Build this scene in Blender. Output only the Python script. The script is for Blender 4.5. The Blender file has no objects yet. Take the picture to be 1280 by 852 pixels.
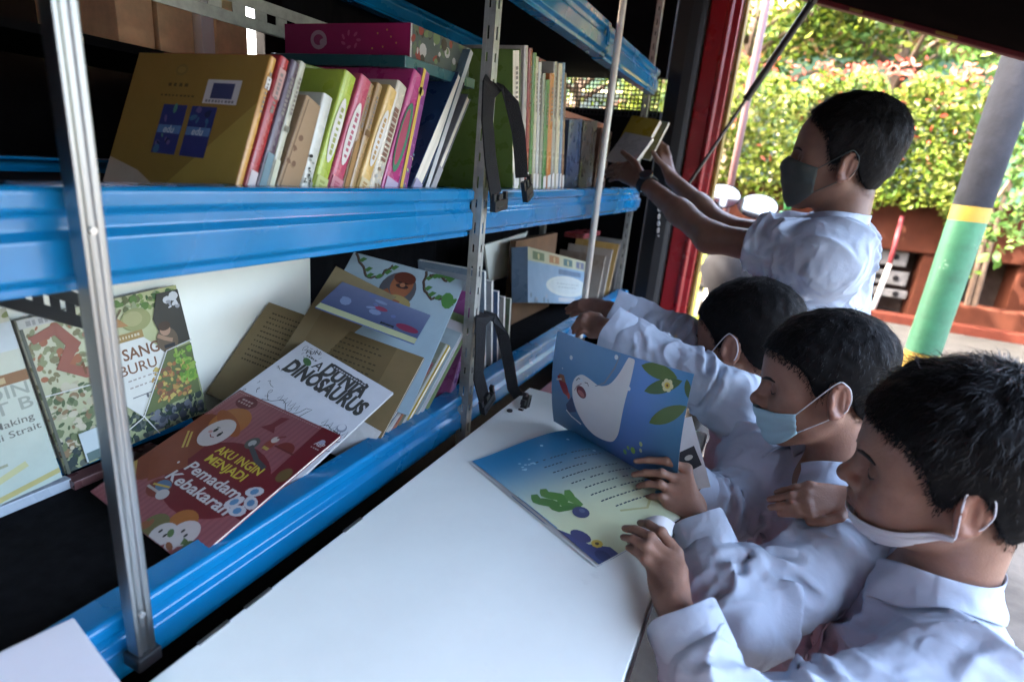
import bpy, math, random
import numpy as np
from mathutils import Vector, Matrix

random.seed(7)
RNG = np.random.default_rng(11)
SC = bpy.context.scene
COL = SC.collection

# ------------------------------------------------------------------ camera
FPX = 713.0                                   # focal length for a 1280 px wide frame
CAM = np.array([0.0, 0.0, 1.45])
_d = np.array([-215.0, 2274.0, FPX]); _d /= np.linalg.norm(_d)      # straight down, seen from the camera
_s = np.array([345.0, -191.0, FPX]); _s -= _d * (_s @ _d); _s /= np.linalg.norm(_s)   # along the shelves
_t = np.cross(_d, _s)                                                # out of the van
RW = np.array([_t, _s, -_d])
cd = bpy.data.cameras.new('camera'); cam = bpy.data.objects.new('camera', cd); COL.objects.link(cam)
cd.sensor_width = 36.0; cd.lens = FPX / 1280 * 36.0
cd.clip_start = 0.02; cd.clip_end = 400
cd.dof.use_dof = True; cd.dof.focus_distance = 0.92; cd.dof.aperture_fstop = 3.5
_r, _u, _b = RW @ np.array([1, 0, 0.]), RW @ np.array([0, -1, 0.]), RW @ np.array([0, 0, -1.])
cam.matrix_world = Matrix(((_r[0], _u[0], _b[0], CAM[0]), (_r[1], _u[1], _b[1], CAM[1]),
                           (_r[2], _u[2], _b[2], CAM[2]), (0, 0, 0, 1)))
SC.camera = cam

# ------------------------------------------------------------------ light
SUN_DIR = Vector((-0.62, -0.26, 0.74)).normalized()    # towards the sun
w = bpy.data.worlds.new('World'); SC.world = w; w.use_nodes = True
nt = w.node_tree; nt.nodes.clear()
sky = nt.nodes.new('ShaderNodeTexSky'); sky.sky_type = 'NISHITA'; sky.sun_disc = False; sky.dust_density = 10.0; sky.ozone_density = 0.0
sky.sun_elevation = math.asin(SUN_DIR.z); sky.sun_rotation = math.atan2(SUN_DIR.x, SUN_DIR.y)
bg = nt.nodes.new('ShaderNodeBackground'); bg.inputs[1].default_value = 0.15
wo = nt.nodes.new('ShaderNodeOutputWorld')
nt.links.new(sky.outputs[0], bg.inputs[0]); nt.links.new(bg.outputs[0], wo.inputs[0])
sl = bpy.data.lights.new('sun', 'SUN'); sl.energy = 2.5; sl.angle = math.radians(0.5); sl.color = (1.0, 0.93, 0.82)
sun = bpy.data.objects.new('sun', sl); COL.objects.link(sun)
sun.rotation_euler = SUN_DIR.to_track_quat('Z', 'Y').to_euler(); sun.location = (0, 0, 20)

SC.view_settings.view_transform = 'Standard'; SC.view_settings.look = 'None'
SC.view_settings.exposure = 5.4; SC.view_settings.gamma = 1.0
SC.render.engine = 'CYCLES'
SC.cycles.max_bounces = 8; SC.cycles.diffuse_bounces = 4; SC.cycles.use_denoising = True

# ------------------------------------------------------------------ helpers
V = lambda *a: np.array(a, float)
def ray(x, y): return RW @ np.array([x - 640.0, y - 426.0, FPX])
def hit(x, y, ax, val):                       # where a sight line meets a plane
    r = ray(x, y); return CAM + r * ((val - CAM[ax]) / r[ax])
def dp(x, y, z): return CAM + ray(x, y) * (z / FPX)
def nrm(v): v = np.asarray(v, float); return v / np.linalg.norm(v)

def tag(o, label=None, cat=None, group=None, kind=None):
    if label: o['label'] = label
    if cat: o['category'] = cat
    if group: o['group'] = group
    if kind: o['kind'] = kind
    return o
def empty(name, loc=(0, 0, 0), label=None, cat=None, group=None, rot=None):
    o = bpy.data.objects.new(name, None); COL.objects.link(o); o.location = loc; o.empty_display_size = 0.05
    if rot is not None: o.rotation_euler = rot
    return tag(o, label, cat, group)

class MB:
    """collects faces, then links them as ONE mesh object"""
    def __init__(s): s.v = []; s.f = []; s.m = []; s.c = []; s.n = 0
    def add(s, vs, fs, m=0, col=None):
        vs = np.asarray(vs, float).reshape(-1, 3)
        s.v.append(vs); s.f += [tuple(int(i) + s.n for i in f) for f in fs]; s.m += [m] * len(fs)
        c = np.ones((len(vs), 4)); 
        if col is not None: c[:, :3] = col
        s.c.append(c); s.n += len(vs)
        return s
    def box(s, lo, hi, m=0, R=None, o=(0, 0, 0), col=None):
        lo, hi = np.minimum(lo, hi), np.maximum(lo, hi)
        vs = np.array([[(lo, hi)[i][0], (lo, hi)[j][1], (lo, hi)[k][2]] for i in (0, 1) for j in (0, 1) for k in (0, 1)], float)
        if R is not None: vs = vs @ np.asarray(R).T
        vs = vs + np.asarray(o, float)
        return s.add(vs, [(0, 1, 3, 2), (4, 6, 7, 5), (0, 4, 5, 1), (2, 3, 7, 6), (0, 2, 6, 4), (1, 5, 7, 3)], m, col)
    def tube(s, pts, rad, n=10, m=0, caps=True, col=None, flat=1.0):
        pts = [np.asarray(p, float) for p in pts]; k = len(pts)
        rad = [rad] * k if np.isscalar(rad) else rad
        vs = []; up = None
        for i in range(k):
            t = nrm(pts[min(i + 1, k - 1)] - pts[max(i - 1, 0)])
            if up is None:
                a = V(0, 0, 1) if abs(t[2]) < .9 else V(1, 0, 0); up = nrm(np.cross(np.cross(t, a), t))
            else: up = nrm(up - t * (up @ t))
            b = np.cross(t, up)
            for j in range(n):
                an = 2 * math.pi * j / n
                vs.append(pts[i] + rad[i] * (math.cos(an) * up + math.sin(an) * b * flat))
        fs = [(i * n + j, i * n + (j + 1) % n, (i + 1) * n + (j + 1) % n, (i + 1) * n + j) for i in range(k - 1) for j in range(n)]
        if caps: fs += [tuple(range(n))[::-1], tuple((k - 1) * n + j for j in range(n))]
        return s.add(vs, fs, m, col)
    def sweep(s, prof, p0, p1, ax, az, m=0, caps=True):
        """closed profile (a,b) swept from p0 to p1; a along ax, b along az"""
        ax, az = np.asarray(ax, float), np.asarray(az, float); n = len(prof)
        vs = [np.asarray(p, float) + a * ax + b * az for p in (p0, p1) for a, b in prof]
        fs = [(i, (i + 1) % n, n + (i + 1) % n, n + i) for i in range(n)]
        if caps: fs += [tuple(range(n))[::-1], tuple(range(n, 2 * n))]
        return s.add(vs, fs, m)
    def ribbon(s, pts, wdir, width, th, m=0):
        """strap: path, width direction(s), thickness"""
        pts = [np.asarray(p, float) for p in pts]; k = len(pts); vs = []
        for i in range(k):
            t = nrm(pts[min(i + 1, k - 1)] - pts[max(i - 1, 0)])
            wd = np.asarray(wdir[i] if isinstance(wdir, list) else wdir, float)
            wd = nrm(wd - t * (wd @ t)); nn = np.cross(t, wd)
            for a, b in ((-1, -1), (1, -1), (1, 1), (-1, 1)):
                vs.append(pts[i] + wd * a * width / 2 + nn * b * th / 2)
        fs = [(i * 4 + j, i * 4 + (j + 1) % 4, (i + 1) * 4 + (j + 1) % 4, (i + 1) * 4 + j) for i in range(k - 1) for j in range(4)]
        fs += [(3, 2, 1, 0), tuple((k - 1) * 4 + j for j in range(4))]
        return s.add(vs, fs, m)
    def build(s, name, mats, parent=None, smooth=False, bevel=0, auto=None, world=True):
        me = bpy.data.meshes.new(name)
        me.from_pydata(np.concatenate(s.v).tolist() if s.v else [], [], s.f)
        for mm in (mats if isinstance(mats, (list, tuple)) else [mats]): me.materials.append(mm)
        me.polygons.foreach_set('material_index', s.m)
        a = me.color_attributes.new('Col', 'FLOAT_COLOR', 'POINT')
        a.data.foreach_set('color', np.concatenate(s.c).ravel())
        me.update()
        o = bpy.data.objects.new(name, me); COL.objects.link(o)
        if smooth: me.polygons.foreach_set('use_smooth', [True] * len(me.polygons))
        if auto: me.set_sharp_from_angle(angle=math.radians(auto))
        if parent is not None:
            o.parent = parent
            if world:                                          # geometry given in world space
                L = parent
                M = Matrix.Identity(4)
                while L is not None:
                    M = (Matrix.LocRotScale(L.location, L.rotation_euler, L.scale)) @ M; L = L.parent
                me.transform(M.inverted())
        if bevel:
            b = o.modifiers.new('bevel', 'BEVEL'); b.width = bevel; b.segments = 2; b.limit_method = 'ANGLE'; b.angle_limit = math.radians(40)
        return o

# ------------------------------------------------------------------ materials
_mc = {}
def mat(name, col=(.5, .5, .5), rough=.5, metal=0., var=.0, vscale=20., bump=0., bscale=80., spec=.5, attr=False, coat=0., sss=0., trans=0., dirt=None, stretch=(1, 1, 1), rvar=0.):
    if name in _mc: return _mc[name]
    m = bpy.data.materials.new(name); m.use_nodes = True; N = m.node_tree.nodes; L = m.node_tree.links
    p = N['Principled BSDF']; p.inputs['Roughness'].default_value = rough; p.inputs['Metallic'].default_value = metal
    p.inputs['Specular IOR Level'].default_value = spec; p.inputs['Coat Weight'].default_value = coat; p.inputs['Coat Roughness'].default_value = .15
    tc = N.new('ShaderNodeTexCoord'); mp = N.new('ShaderNodeMapping'); mp.inputs['Scale'].default_value = stretch
    L.new(tc.outputs['Object'], mp.inputs['Vector'])
    if attr:
        at = N.new('ShaderNodeVertexColor'); at.layer_name = 'Col'; src = at.outputs['Color']
    else:
        rg = N.new('ShaderNodeRGB'); rg.outputs[0].default_value = (*col, 1); src = rg.outputs[0]
    if var:
        nz = N.new('ShaderNodeTexNoise'); nz.inputs['Scale'].default_value = vscale; nz.inputs['Detail'].default_value = 6; nz.inputs['Roughness'].default_value = .65
        L.new(mp.outputs[0], nz.inputs['Vector'])
        mr = N.new('ShaderNodeMapRange'); mr.inputs['From Min'].default_value = .3; mr.inputs['From Max'].default_value = .7
        mr.inputs['To Min'].default_value = 1 - var; mr.inputs['To Max'].default_value = 1 + var * .6; L.new(nz.outputs['Fac'], mr.inputs['Value'])
        mx = N.new('ShaderNodeVectorMath'); mx.operation = 'SCALE'; L.new(src, mx.inputs[0]); L.new(mr.outputs[0], mx.inputs['Scale']); src = mx.outputs[0]
    if dirt:                                                    # (colour, scale, threshold): blotches with a shape of their own
        nz2 = N.new('ShaderNodeTexNoise'); nz2.inputs['Scale'].default_value = dirt[1]; nz2.inputs['Detail'].default_value = 8; nz2.inputs['Roughness'].default_value = .7
        L.new(mp.outputs[0], nz2.inputs['Vector'])
        r2 = N.new('ShaderNodeMapRange'); r2.inputs['From Min'].default_value = dirt[2]; r2.inputs['From Max'].default_value = dirt[2] + .12; L.new(nz2.outputs['Fac'], r2.inputs['Value'])
        mm = N.new('ShaderNodeMix'); mm.data_type = 'RGBA'; L.new(r2.outputs[0], mm.inputs['Factor']); L.new(src, mm.inputs[6]); mm.inputs[7].default_value = (*dirt[0], 1); src = mm.outputs[2]
    L.new(src, p.inputs['Base Color'])
    if sss:
        p.inputs['Subsurface Weight'].default_value = sss; p.inputs['Subsurface Radius'].default_value = (.9, .4, .25); p.inputs['Subsurface Scale'].default_value = .006
    if trans:
        tr = N.new('ShaderNodeBsdfTranslucent'); L.new(src, tr.inputs['Color']); ms = N.new('ShaderNodeMixShader'); ms.inputs[0].default_value = trans
        L.new(p.outputs[0], ms.inputs[1]); L.new(tr.outputs[0], ms.inputs[2]); L.new(ms.outputs[0], N['Material Output'].inputs['Surface'])
    if rvar:
        n3 = N.new('ShaderNodeTexNoise'); n3.inputs['Scale'].default_value = vscale * .7; n3.inputs['Detail'].default_value = 5; L.new(mp.outputs[0], n3.inputs['Vector'])
        r3 = N.new('ShaderNodeMapRange'); r3.inputs['From Min'].default_value = .3; r3.inputs['From Max'].default_value = .7
        r3.inputs['To Min'].default_value = max(.03, rough - rvar); r3.inputs['To Max'].default_value = min(1, rough + rvar); L.new(n3.outputs['Fac'], r3.inputs['Value']); L.new(r3.outputs[0], p.inputs['Roughness'])
    if bump:
        nb = N.new('ShaderNodeTexNoise'); nb.inputs['Scale'].default_value = bscale; nb.inputs['Detail'].default_value = 4; L.new(mp.outputs[0], nb.inputs['Vector'])
        bp = N.new('ShaderNodeBump'); bp.inputs['Strength'].default_value = bump; bp.inputs['Distance'].default_value = .004; L.new(nb.outputs['Fac'], bp.inputs['Height']); L.new(bp.outputs[0], p.inputs['Normal'])
    _mc[name] = m; return m

M_BLUE = mat('blue paint', (.001, .150, .345), .26, var=.16, vscale=9, bump=.45, bscale=8, coat=.25, rvar=.08, dirt=((.03, .12, .3), 40, .68))
M_BLACK = mat('black board', (.006, .006, .007), .85, var=.3, vscale=30, spec=.06)
M_RUBBER = mat('black rubber', (.012, .012, .013), .6, spec=.3, bump=.2)
M_ALU = mat('aluminium', (.34, .345, .34), .36, 1.0, var=.12, vscale=30, rvar=.1, stretch=(1, 1, .06))
M_ZINC = mat('zinc post', (.42, .43, .40), .5, .75, var=.25, vscale=45, rvar=.12, dirt=((.16, .13, .09), 60, .66))
M_WEB = mat('black webbing', (.012, .012, .013), .8, bump=.6, bscale=420, spec=.2)
M_PLASTIC = mat('black plastic', (.014, .014, .015), .38, spec=.45)
M_WHITEPANEL = mat('white panel', (.86, .86, .74), .45, var=.05, vscale=6, dirt=((.45, .40, .33), 22, .70))
M_TABLE = mat('white laminate', (.76, .80, .75), .36, var=.06, vscale=5, bump=.06, bscale=50, rvar=.12, dirt=((.64, .67, .63), 13, .66))
M_RED = mat('red paint', (.27, .007, .011), .3, var=.12, vscale=12, coat=.3, rvar=.08)
M_YELLOW = mat('yellow paint', (.62, .38, .03), .45, var=.15, vscale=20)
M_PRINT = mat('printed cover', rough=.42, attr=True, var=.06, vscale=35, spec=.22, rvar=.08)
M_MATTEPRINT = mat('printed paper', rough=.6, spec=.25, attr=True, var=.06, vscale=45)
M_PAGES = mat('page edges', (.72, .68, .58), .8, var=.25, vscale=160, stretch=(1, 1, .02))
M_STEEL = mat('chain steel', (.55, .54, .52), .35, 1.0)
# ================================================================== THE VAN AND ITS SHELVES
GZ = 0.08                                       # ground level
XF = -0.50                                      # front plane of the shelves
van = empty('library_van', (-1.2, 0.8, GZ), 'dark walled mobile library van with red door pillar and its side hatch raised', 'van')
# walls: rear wall with an opening at the upper left, end wall with a slot behind the mesh
b = MB()
b.box((-1.66, -1.3, .70), (-1.62, 2.40, 1.62)); b.box((-1.66, 1.50, 1.622), (-1.62, 2.40, 2.16)); b.box((-1.66, -1.3, 1.622), (-1.62, .93, 2.16)); b.box((-1.66, .932, 2.02), (-1.62, 1.498, 2.16))
b.build('rear_wall', M_BLACK, van)
b = MB(); b.box((-1.618, 2.36, .70), (-.50, 2.40, 1.685)); b.box((-1.618, 2.36, 1.687), (-1.0, 2.40, 1.80)); b.box((-1.618, 2.36, 1.802), (-.50, 2.40, 2.16))
b.build('end_wall', M_BLACK, van)
b = MB(); b.box((-1.618, -1.34, .70), (-.50, -1.30, 2.16)); b.build('front_bulkhead', M_BLACK, van)
b = MB(); b.box((-1.66, -1.34, 2.162), (-.42, 2.40, 2.21)); b.build('roof', mat('van roof paint', (.5, .05, .04), .4), van, bevel=.01)
b = MB(); b.box((-1.66, -1.34, .55), (-.46, 2.40, .698)); b.build('floor', M_BLACK, van)
b = MB(); b.box((-1.66, -2.9, .45), (-.30, -1.36, 2.05)); cb = b.build('added_cab', mat('van roof paint', (.5, .05, .04), .4), van, bevel=.08); b = MB(); b.box((-.2995, -2.5, 1.25), (-.296, -1.7, 1.85)); b.build('added_cab_window', mat('dark pane', (.02, .03, .035), .1), cb)  # cab out of view, added to block light from the front end
b = MB(); b.box((-.47, -1.30, .36), (-.435, 2.30, .90)); b.build('side_skirt', M_RED, van, bevel=.004)
for y in (-.75, 1.75):
    w_ = MB(); w_.tube([(-.62, y, GZ + .31), (-.44, y, GZ + .31)], .31, 28); wh = w_.build('wheel', M_RUBBER, van, bevel=.02)
    r_ = MB(); r_.tube([(-.45, y, GZ + .31), (-.432, y, GZ + .31)], .18, 20); r_.build('rim', M_ALU, wh, bevel=.01)
# black seal post and red pillar beside the opening
b = MB(); b.sweep([(0, 0), (.055, -.02), (.085, -.012), (.101, 0), (.101, .06), (0, .06)], (-.482, 2.30, .60), (-.482, 2.30, 2.16), (1, 0, 0), (0, 1, 0)); b.build('door_seal', M_RUBBER, van, bevel=.006)
b = MB(); b.sweep([(0, .012), (.006, 0), (.062, 0), (.068, -.010), (.078, -.010), (.083, .002), (.108, .006), (.112, .075), (0, .075)], (-.380, 2.33, .50), (-.380, 2.33, 2.20), (1, 0, 0), (0, 1, 0)); b.build('red_pillar', M_RED, van, bevel=.003, smooth=False)
b = MB(); b.box((-.266, 2.36, .5), (-.254, 2.43, 2.18)); b.build('yellow_reflection', mat('dull yellow reflection', (.20, .12, .015), .5, var=.3), van, bevel=.003)  # yellow brown reflection beside the pillar, built as a coloured strip
# the hatch: a door hinged along the roof, raised over the children
def hz(x): return 2.155 - (x + .45) * .268
hb = MB()
for lo_y, hi_y in ((-.70, 2.30),):
    vs = []
    for y in (lo_y, hi_y):
        for x, dz in ((-.43, 0), (.74, 0), (.74, .045), (-.43, .045)): vs.append((x, y, hz(x) + dz))
    hb.add(vs, [(0, 1, 2, 3)[::-1], (4, 5, 6, 7), (0, 4, 5, 1), (1, 5, 6, 2), (2, 6, 7, 3), (3, 7, 4, 0)])
hatch = hb.build('hatch', mat('hatch lining', (.004, .003, .003), .9, var=.3, vscale=8, spec=.0), van)
rb = MB(); rb.sweep([(0, -.014), (.028, -.014), (.028, .05), (0, .05)], (-.43, 2.302, hz(-.43)), (.74, 2.302, hz(.74)), (0, 1, 0), (0, 0, 1)); rb.build('hatch_edge', mat('dark red paint', (.07, .006, .008), .6, spec=.2), hatch, bevel=.003)
for k, (xa, xb) in enumerate(((.06, .10), (.19, .22), (.31, .37))):
    yb = MB(); yb.sweep([(0, -.011), (.003, -.011), (.003, -.003), (0, -.003)], (xa, 2.2985, hz(xa)), (xb, 2.2985, hz(xb)), (0, 1, 0), (0, 0, 1)); yb.build('trim_stripe', mat('faded yellow', (.16, .09, .01), .7), hatch)
st = empty('gas_strut', (-.36, 2.29, 1.39), 'thin black gas strut running from the red pillar up to the raised hatch', 'strut')
b = MB(); pa, pb = V(-.36, 2.29, 1.385), V(-.05, 2.285, 2.035); b.tube([pa, pa + (pb - pa) * .56], .0065, 12); b.build('rod', mat('strut rod', (.12, .12, .12), .25, .9), st, smooth=True, auto=40)
b = MB(); b.tube([pa + (pb - pa) * .53, pb], .0125, 14); b.build('cylinder', M_PLASTIC, st, smooth=True, auto=40)
b = MB(); b.tube([pb + V(0, -.012, 0), pb + V(0, .012, 0)], .012, 12); b.build('ball_joint', M_STEEL, st, smooth=True, auto=40); b = MB(); b.tube([pa + V(0, -.01, 0), pa + V(0, .03, 0)], .009, 12); b.build('ball_joint', M_STEEL, st, smooth=True, auto=40)

# ---- shelving
rack = empty('steel_shelf_rack', (-.65, .6, .70), 'blue and zinc steel shelf rack filling the side of the van', 'shelf rack')
PROF = [(-.040, 0), (-.004, 0), (0, -.004), (0, -.017), (-.008, -.023), (-.008, -.034), (0, -.041), (0, -.070), (-.009, -.076), (-.009, -.084), (-.040, -.084), (-.040, -.080), (-.013, -.080), (-.013, -.073), (-.004, -.067), (-.004, -.043), (-.012, -.036), (-.012, -.021), (-.004, -.015), (-.004, -.004), (-.040, -.004)]
def rail(y0, y1, ztop, x=XF, flip=1, scale=1.0, z1=None):
    q = MB(); z1 = ztop if z1 is None else z1
    q.sweep([(a * flip, c * scale) for a, c in PROF], (x, y0, ztop), (x, y1, z1), (1, 0, 0), (0, 0, 1)); return q.build('rail', M_BLUE, rack, bevel=.0016)
ZT = 1.402; ZU = 1.812; ZB = .998
rail(-1.28, .921, ZT + .008, z1=ZT - .004); rail(.951, 1.71, ZT - .005); rail(1.715, 2.28, ZT - .004, x=-.506)
rail(-1.28, .921, ZU); rail(.951, 1.60, ZU + .006); rail(1.605, 2.28, ZU + .004, x=-.506)
rail(-1.28, 2.28, ZB)
for zt in (ZT, ZU): rail(-1.28, 2.28, zt, x=-.90, flip=-1)
# bracket tabs on the rails
for y, z in ((1.70, ZT - .005), (1.595, ZU + .006)):
    q = MB(); q.box((XF - .002, y - .028, z - .058), (XF + .004, y - .002, z - .018)); q.box((XF + .004, y - .02, z - .05), (XF + .006, y - .012, z - .026)); q.build('bracket_tab', M_BLUE, rack, bevel=.0015)
for zt in (ZT, ZU):
    q = MB(); q.box((-.898, -1.28, zt - .030), (-.541, 2.28, zt - .020)); q.build('deck', M_BLACK, rack)
q = MB(); q.box((-.898, -1.28, .950), (-.541, 2.28, .972)); q.build('deck', mat('black shelf mat', (.007, .007, .008), .9, var=.4, vscale=60, dirt=((.05, .05, .05), 170, .76), spec=.05), rack)
rail(-1.28, .60, .992, x=-.842, flip=1, scale=.5)
# slotted angle posts: a strip with real slots on each leg of the angle
def slotted_post(x, y, z0, z1, face=1, wd=.021, name='slotted_post'):
    q = MB(); pitch = .040; n = int((z1 - z0) / pitch); t = .002
    for leg in (0, 1):
        for (a, c) in ((0, .0075), (.0135, wd)):                      # two long strips
            if leg == 0: q.box((x - t, y + a, z0), (x, y + c, z1))
            else: q.box((x - c - (.0 if a else .002), y + 0, z0), (x - a - (.002 if a == 0 else 0), y + t, z1))
        for k in range(n + 1):                                       # bridges between the slots
            za = z0 + k * pitch; zb = za + (.020 if k % 2 else .026)
            if zb > z1: continue
            if leg == 0: q.box((x - t + .0002, y + .0076, za), (x - .0002, y + .0134, zb))
            else: q.box((x - .0134, y + .0003, za), (x - .0096, y + t - .0003, zb))
    return q.build(name, M_ZINC, rack)
slotted_post(-.487, .926, .70, 2.15)
slotted_post(-.53, 2.262, .70, 2.15)
slotted_post(-.87, 2.22, .70, 2.15)
# cross braces with holes under the shelves
def brace(p0, p1, hgt, holes):
    p0, p1 = np.array(p0), np.array(p1); d = p1 - p0; q = MB(); L = np.linalg.norm(d); d /= L; up = V(0, 0, 1); nn = np.cross(d, up)
    R = np.array([d, nn, up]).T
    a, c = hgt * .36, hgt * .64
    q.box((0, -.001, 0), (L, .001, a), R=R, o=p0); q.box((0, -.001, c), (L, .001, hgt), R=R, o=p0)
    st_ = L / holes
    for k in range(holes): q.box((k * st_, -.0008, a + .0002), (k * st_ + st_ * .55, .0008, c - .0002), R=R, o=p0)
    return q
brace(hit(-40, 372, 0, -.56), hit(120, 415, 0, -.70), .040, 7).build('brace', M_PLASTIC, rack)
brace((-.86, 2.24, 1.795), (-.545, 2.24, 1.795), .04, 9).build('brace', M_ZINC, rack)
brace((-.86, .60, 1.62), (-.86, 1.00, 1.62), .05, 9).build('brace', M_ZINC, rack)
# perforated mesh at the end of the middle shelf
def mesh_panel(x0, x1, y, z0, z1, nx, nz, m):
    q = MB(); dx = (x1 - x0) / nx; dz = (z1 - z0) / nz; g = .30
    for i in range(nx + 1): q.box((x0 + i * dx - dx * g / 2, y - .001, z0), (x0 + i * dx + dx * g / 2, y + .001, z1))
    for j in range(nz + 1): q.box((x0, y - .0006, z0 + j * dz - dz * g / 2), (x1, y + .0006, z0 + j * dz + dz * g / 2))
    return q.build('perforated_panel', m, rack)
mesh_panel(-.98, -.51, 2.345, 1.66, 1.80, 30, 9, M_PLASTIC)
# white panel standing behind the lower books, another behind the right bay
wp = MB(); wp.box((-.872, .05, .973), (-.860, .895, 1.300)); tag(wp.build('backing_board', M_WHITEPANEL, bevel=.002), 'cream white board standing upright behind the lowest books', 'board')
c0 = hit(612, 318, 0, -.74); 
wq = MB(); wq.add([hit(606, 306, 0, -.74), hit(660, 290, 0, -.74), hit(634, 345, 0, -.74), hit(612, 352, 0, -.74)] + [p + V(-.006, 0, 0) for p in (hit(606, 306, 0, -.74), hit(660, 290, 0, -.74), hit(634, 345, 0, -.74), hit(612, 352, 0, -.74))],
   [(0, 1, 2, 3), (7, 6, 5, 4), (0, 4, 5, 1), (1, 5, 6, 2), (2, 6, 7, 3), (3, 7, 4, 0)])
tag(wq.build('white_card', M_WHITEPANEL), 'white card corner poking up behind the second bay of the lowest shelf', 'card')

# ---- black drape behind the shelf bay
dr = MB(); n = 60; vs = []
for i in range(n + 1):
    y = .905 + (2.34 - .905) * i / n; x = -.93 + .010 * math.sin(i * 1.7) + .006 * math.sin(i * .61)
    vs += [(x, y, .975), (x, y, 1.78)]
dr.add(vs, [(2 * i, 2 * i + 2, 2 * i + 3, 2 * i + 1) for i in range(n)]); tag(dr.build('black_drape', M_BLACK, smooth=True), 'black cloth drape hanging behind the right shelf bays', 'drape')

# ---- fold-down table
tb = empty('fold_down_table', (-.24, .6, .95), 'white laminate table folded down along the open side of the van', 'table')
b = MB(); b.box((-.432, -1.0, .950), (-.047, 1.115, .972)); b.build('table_top', M_TABLE, tb, bevel=.002)
b = MB(); b.box((-.0468, -.998, .9485), (-.0445, 1.113, .9705)); b.build('edge_band', M_ALU, tb)
b = MB(); b.box((-.44, -1.0, .938), (-.40, 1.1, .949)); b.build('hinge_bar', M_PLASTIC, tb)
for y in (.29, .345, .50):
    b = MB(); b.box((-.4325, y, .9722), (-.428, y + .035, .9735)); b.build('hinge_leaf', M_ALU, tb)
b = MB(); sp = hit(637, 514, 2, .9722); b.tube([sp, sp + V(0, 0, .004)], .006, 14); b.build('screw_cap', M_PLASTIC, tb, bevel=.001)
for y in (-.6, .9):
    b = MB(); b.tube([(-.10, y, .948), (-.44, y, .62)], .010, 10); b.build('support_arm', M_ZINC, tb)

# ---- poles
pole = empty('aluminium_pole', (-.478, .265, .955), 'square grooved aluminium pole standing nearest the camera in front of the shelves', 'pole')
b = MB(); h = .0086
b.sweep([(-h, -h), (h, -h), (h, -.0045), (h - .0025, -.0032), (h - .0025, .002), (h, .0032), (h, h), (.0025, h), (.002, h - .002), (-.002, h - .002), (-.0025, h), (-h, h)], (-.478, .265, .965), (-.478, .265, 2.16), (1, 0, 0), (0, 1, 0))
b.build('shaft', M_ALU, pole, bevel=.0012)
for z in (1.012, 1.372):
    b = MB(); b.tube([(-.478 + h - .001, .2645 - .001, z), (-.478 + h + .0025, .2645 - .001, z)], .0028, 12); b.build('rivet', M_STEEL, pole, smooth=True, auto=40)
b = MB(); b.box((-.490, .253, .950), (-.466, .277, .9648)); b.build('foot', M_PLASTIC, pole, bevel=.002)
rod = empty('support_rod', (-.478, 1.605, .93), 'thin white metal rod standing in front of the second shelf bay', 'rod')
b = MB(); b.tube([(-.478, 1.605, .95), (-.478, 1.600, 2.10)], .0095, 16); b.build('shaft', mat('white rod', (.72, .70, .64), .35, .2, var=.1), rod, smooth=True, auto=40)
b = MB(); b.tube([(-.478, 1.605, .93), (-.478, 1.605, .962)], .016, 16); b.build('foot', M_PLASTIC, rod, smooth=True, auto=40)

# ---- straps
def strap(name, band, arc, clip, buckle, label, xb):
    root = empty(name, band[0], label, 'strap', 'black buckle straps hanging on the slotted post')
    q = MB(); q.ribbon(band, V(0, 1, 0), .038, .0026); q.ribbon(arc, [V(0, 1, 0)] * 2 + [V(1, .5, .3)] * (len(arc) - 2), .024, .0026); q.build('webbing', M_WEB, root)
    for nm, (c, sz, tilt) in (('clip', clip), ('buckle', buckle)):
        q = MB(); R = np.array(Matrix.Rotation(tilt, 3, 'X'))
        q.box((-sz[0], -sz[1], -sz[2]), (sz[0], sz[1], sz[2] * .2), R=R, o=c)
        for s_ in (-1, 1): q.box((-sz[0] * .7, s_ * sz[1] * .95 - .004, sz[2] * .21), (sz[0] * .7, s_ * sz[1] * .95 + .004, sz[2]), R=R, o=c)
        q.box((-sz[0] * .7, -sz[1] * .3, sz[2] * .21), (sz[0] * .7, sz[1] * .3, sz[2] * .85), R=R, o=c)
        q.box((sz[0] * 1.001, -sz[1] * .7, -sz[2] * .7), (sz[0] * 1.25, sz[1] * .7, -sz[2] * .45), R=R, o=c)
        q.build(nm, M_PLASTIC, root, bevel=.002)
    return root
hx = lambda x, y, X=-.475: hit(x, y, 0, X)
strap('buckle_strap', [hx(617, 103, -.49), hx(611, 112), hx(609, 150, -.47), hx(613, 200, -.468), hx(620, 246, -.472)],
      [hx(617, 103, -.49), hx(628, 110), hx(640, 130, -.465), hx(648, 165, -.46), hx(651, 200, -.462), hx(652, 222, -.462)],
      (hx(624, 252, -.470), (.006, .025, .016), 0.1), (hx(659, 236, -.462), (.006, .015, .022), .5), 'black webbing strap with open buckle hanging over the middle shelf rail', 0)
strap('buckle_strap', [hx(606, 392, -.49), hx(601, 402), hx(600, 440, -.47), hx(598, 470, -.46), hx(607, 505, -.452)],
      [hx(606, 392, -.49), hx(618, 397), hx(629, 420, -.462), hx(636, 455, -.45), hx(641, 485, -.44), hx(650, 498, -.432)],
      (hx(609, 500, -.450), (.006, .024, .018), .4), (hit(656, 503, 2, .982), (.007, .018, .016), 1.2), 'black webbing strap whose buckle lies on the far end of the white table', 0)

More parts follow.
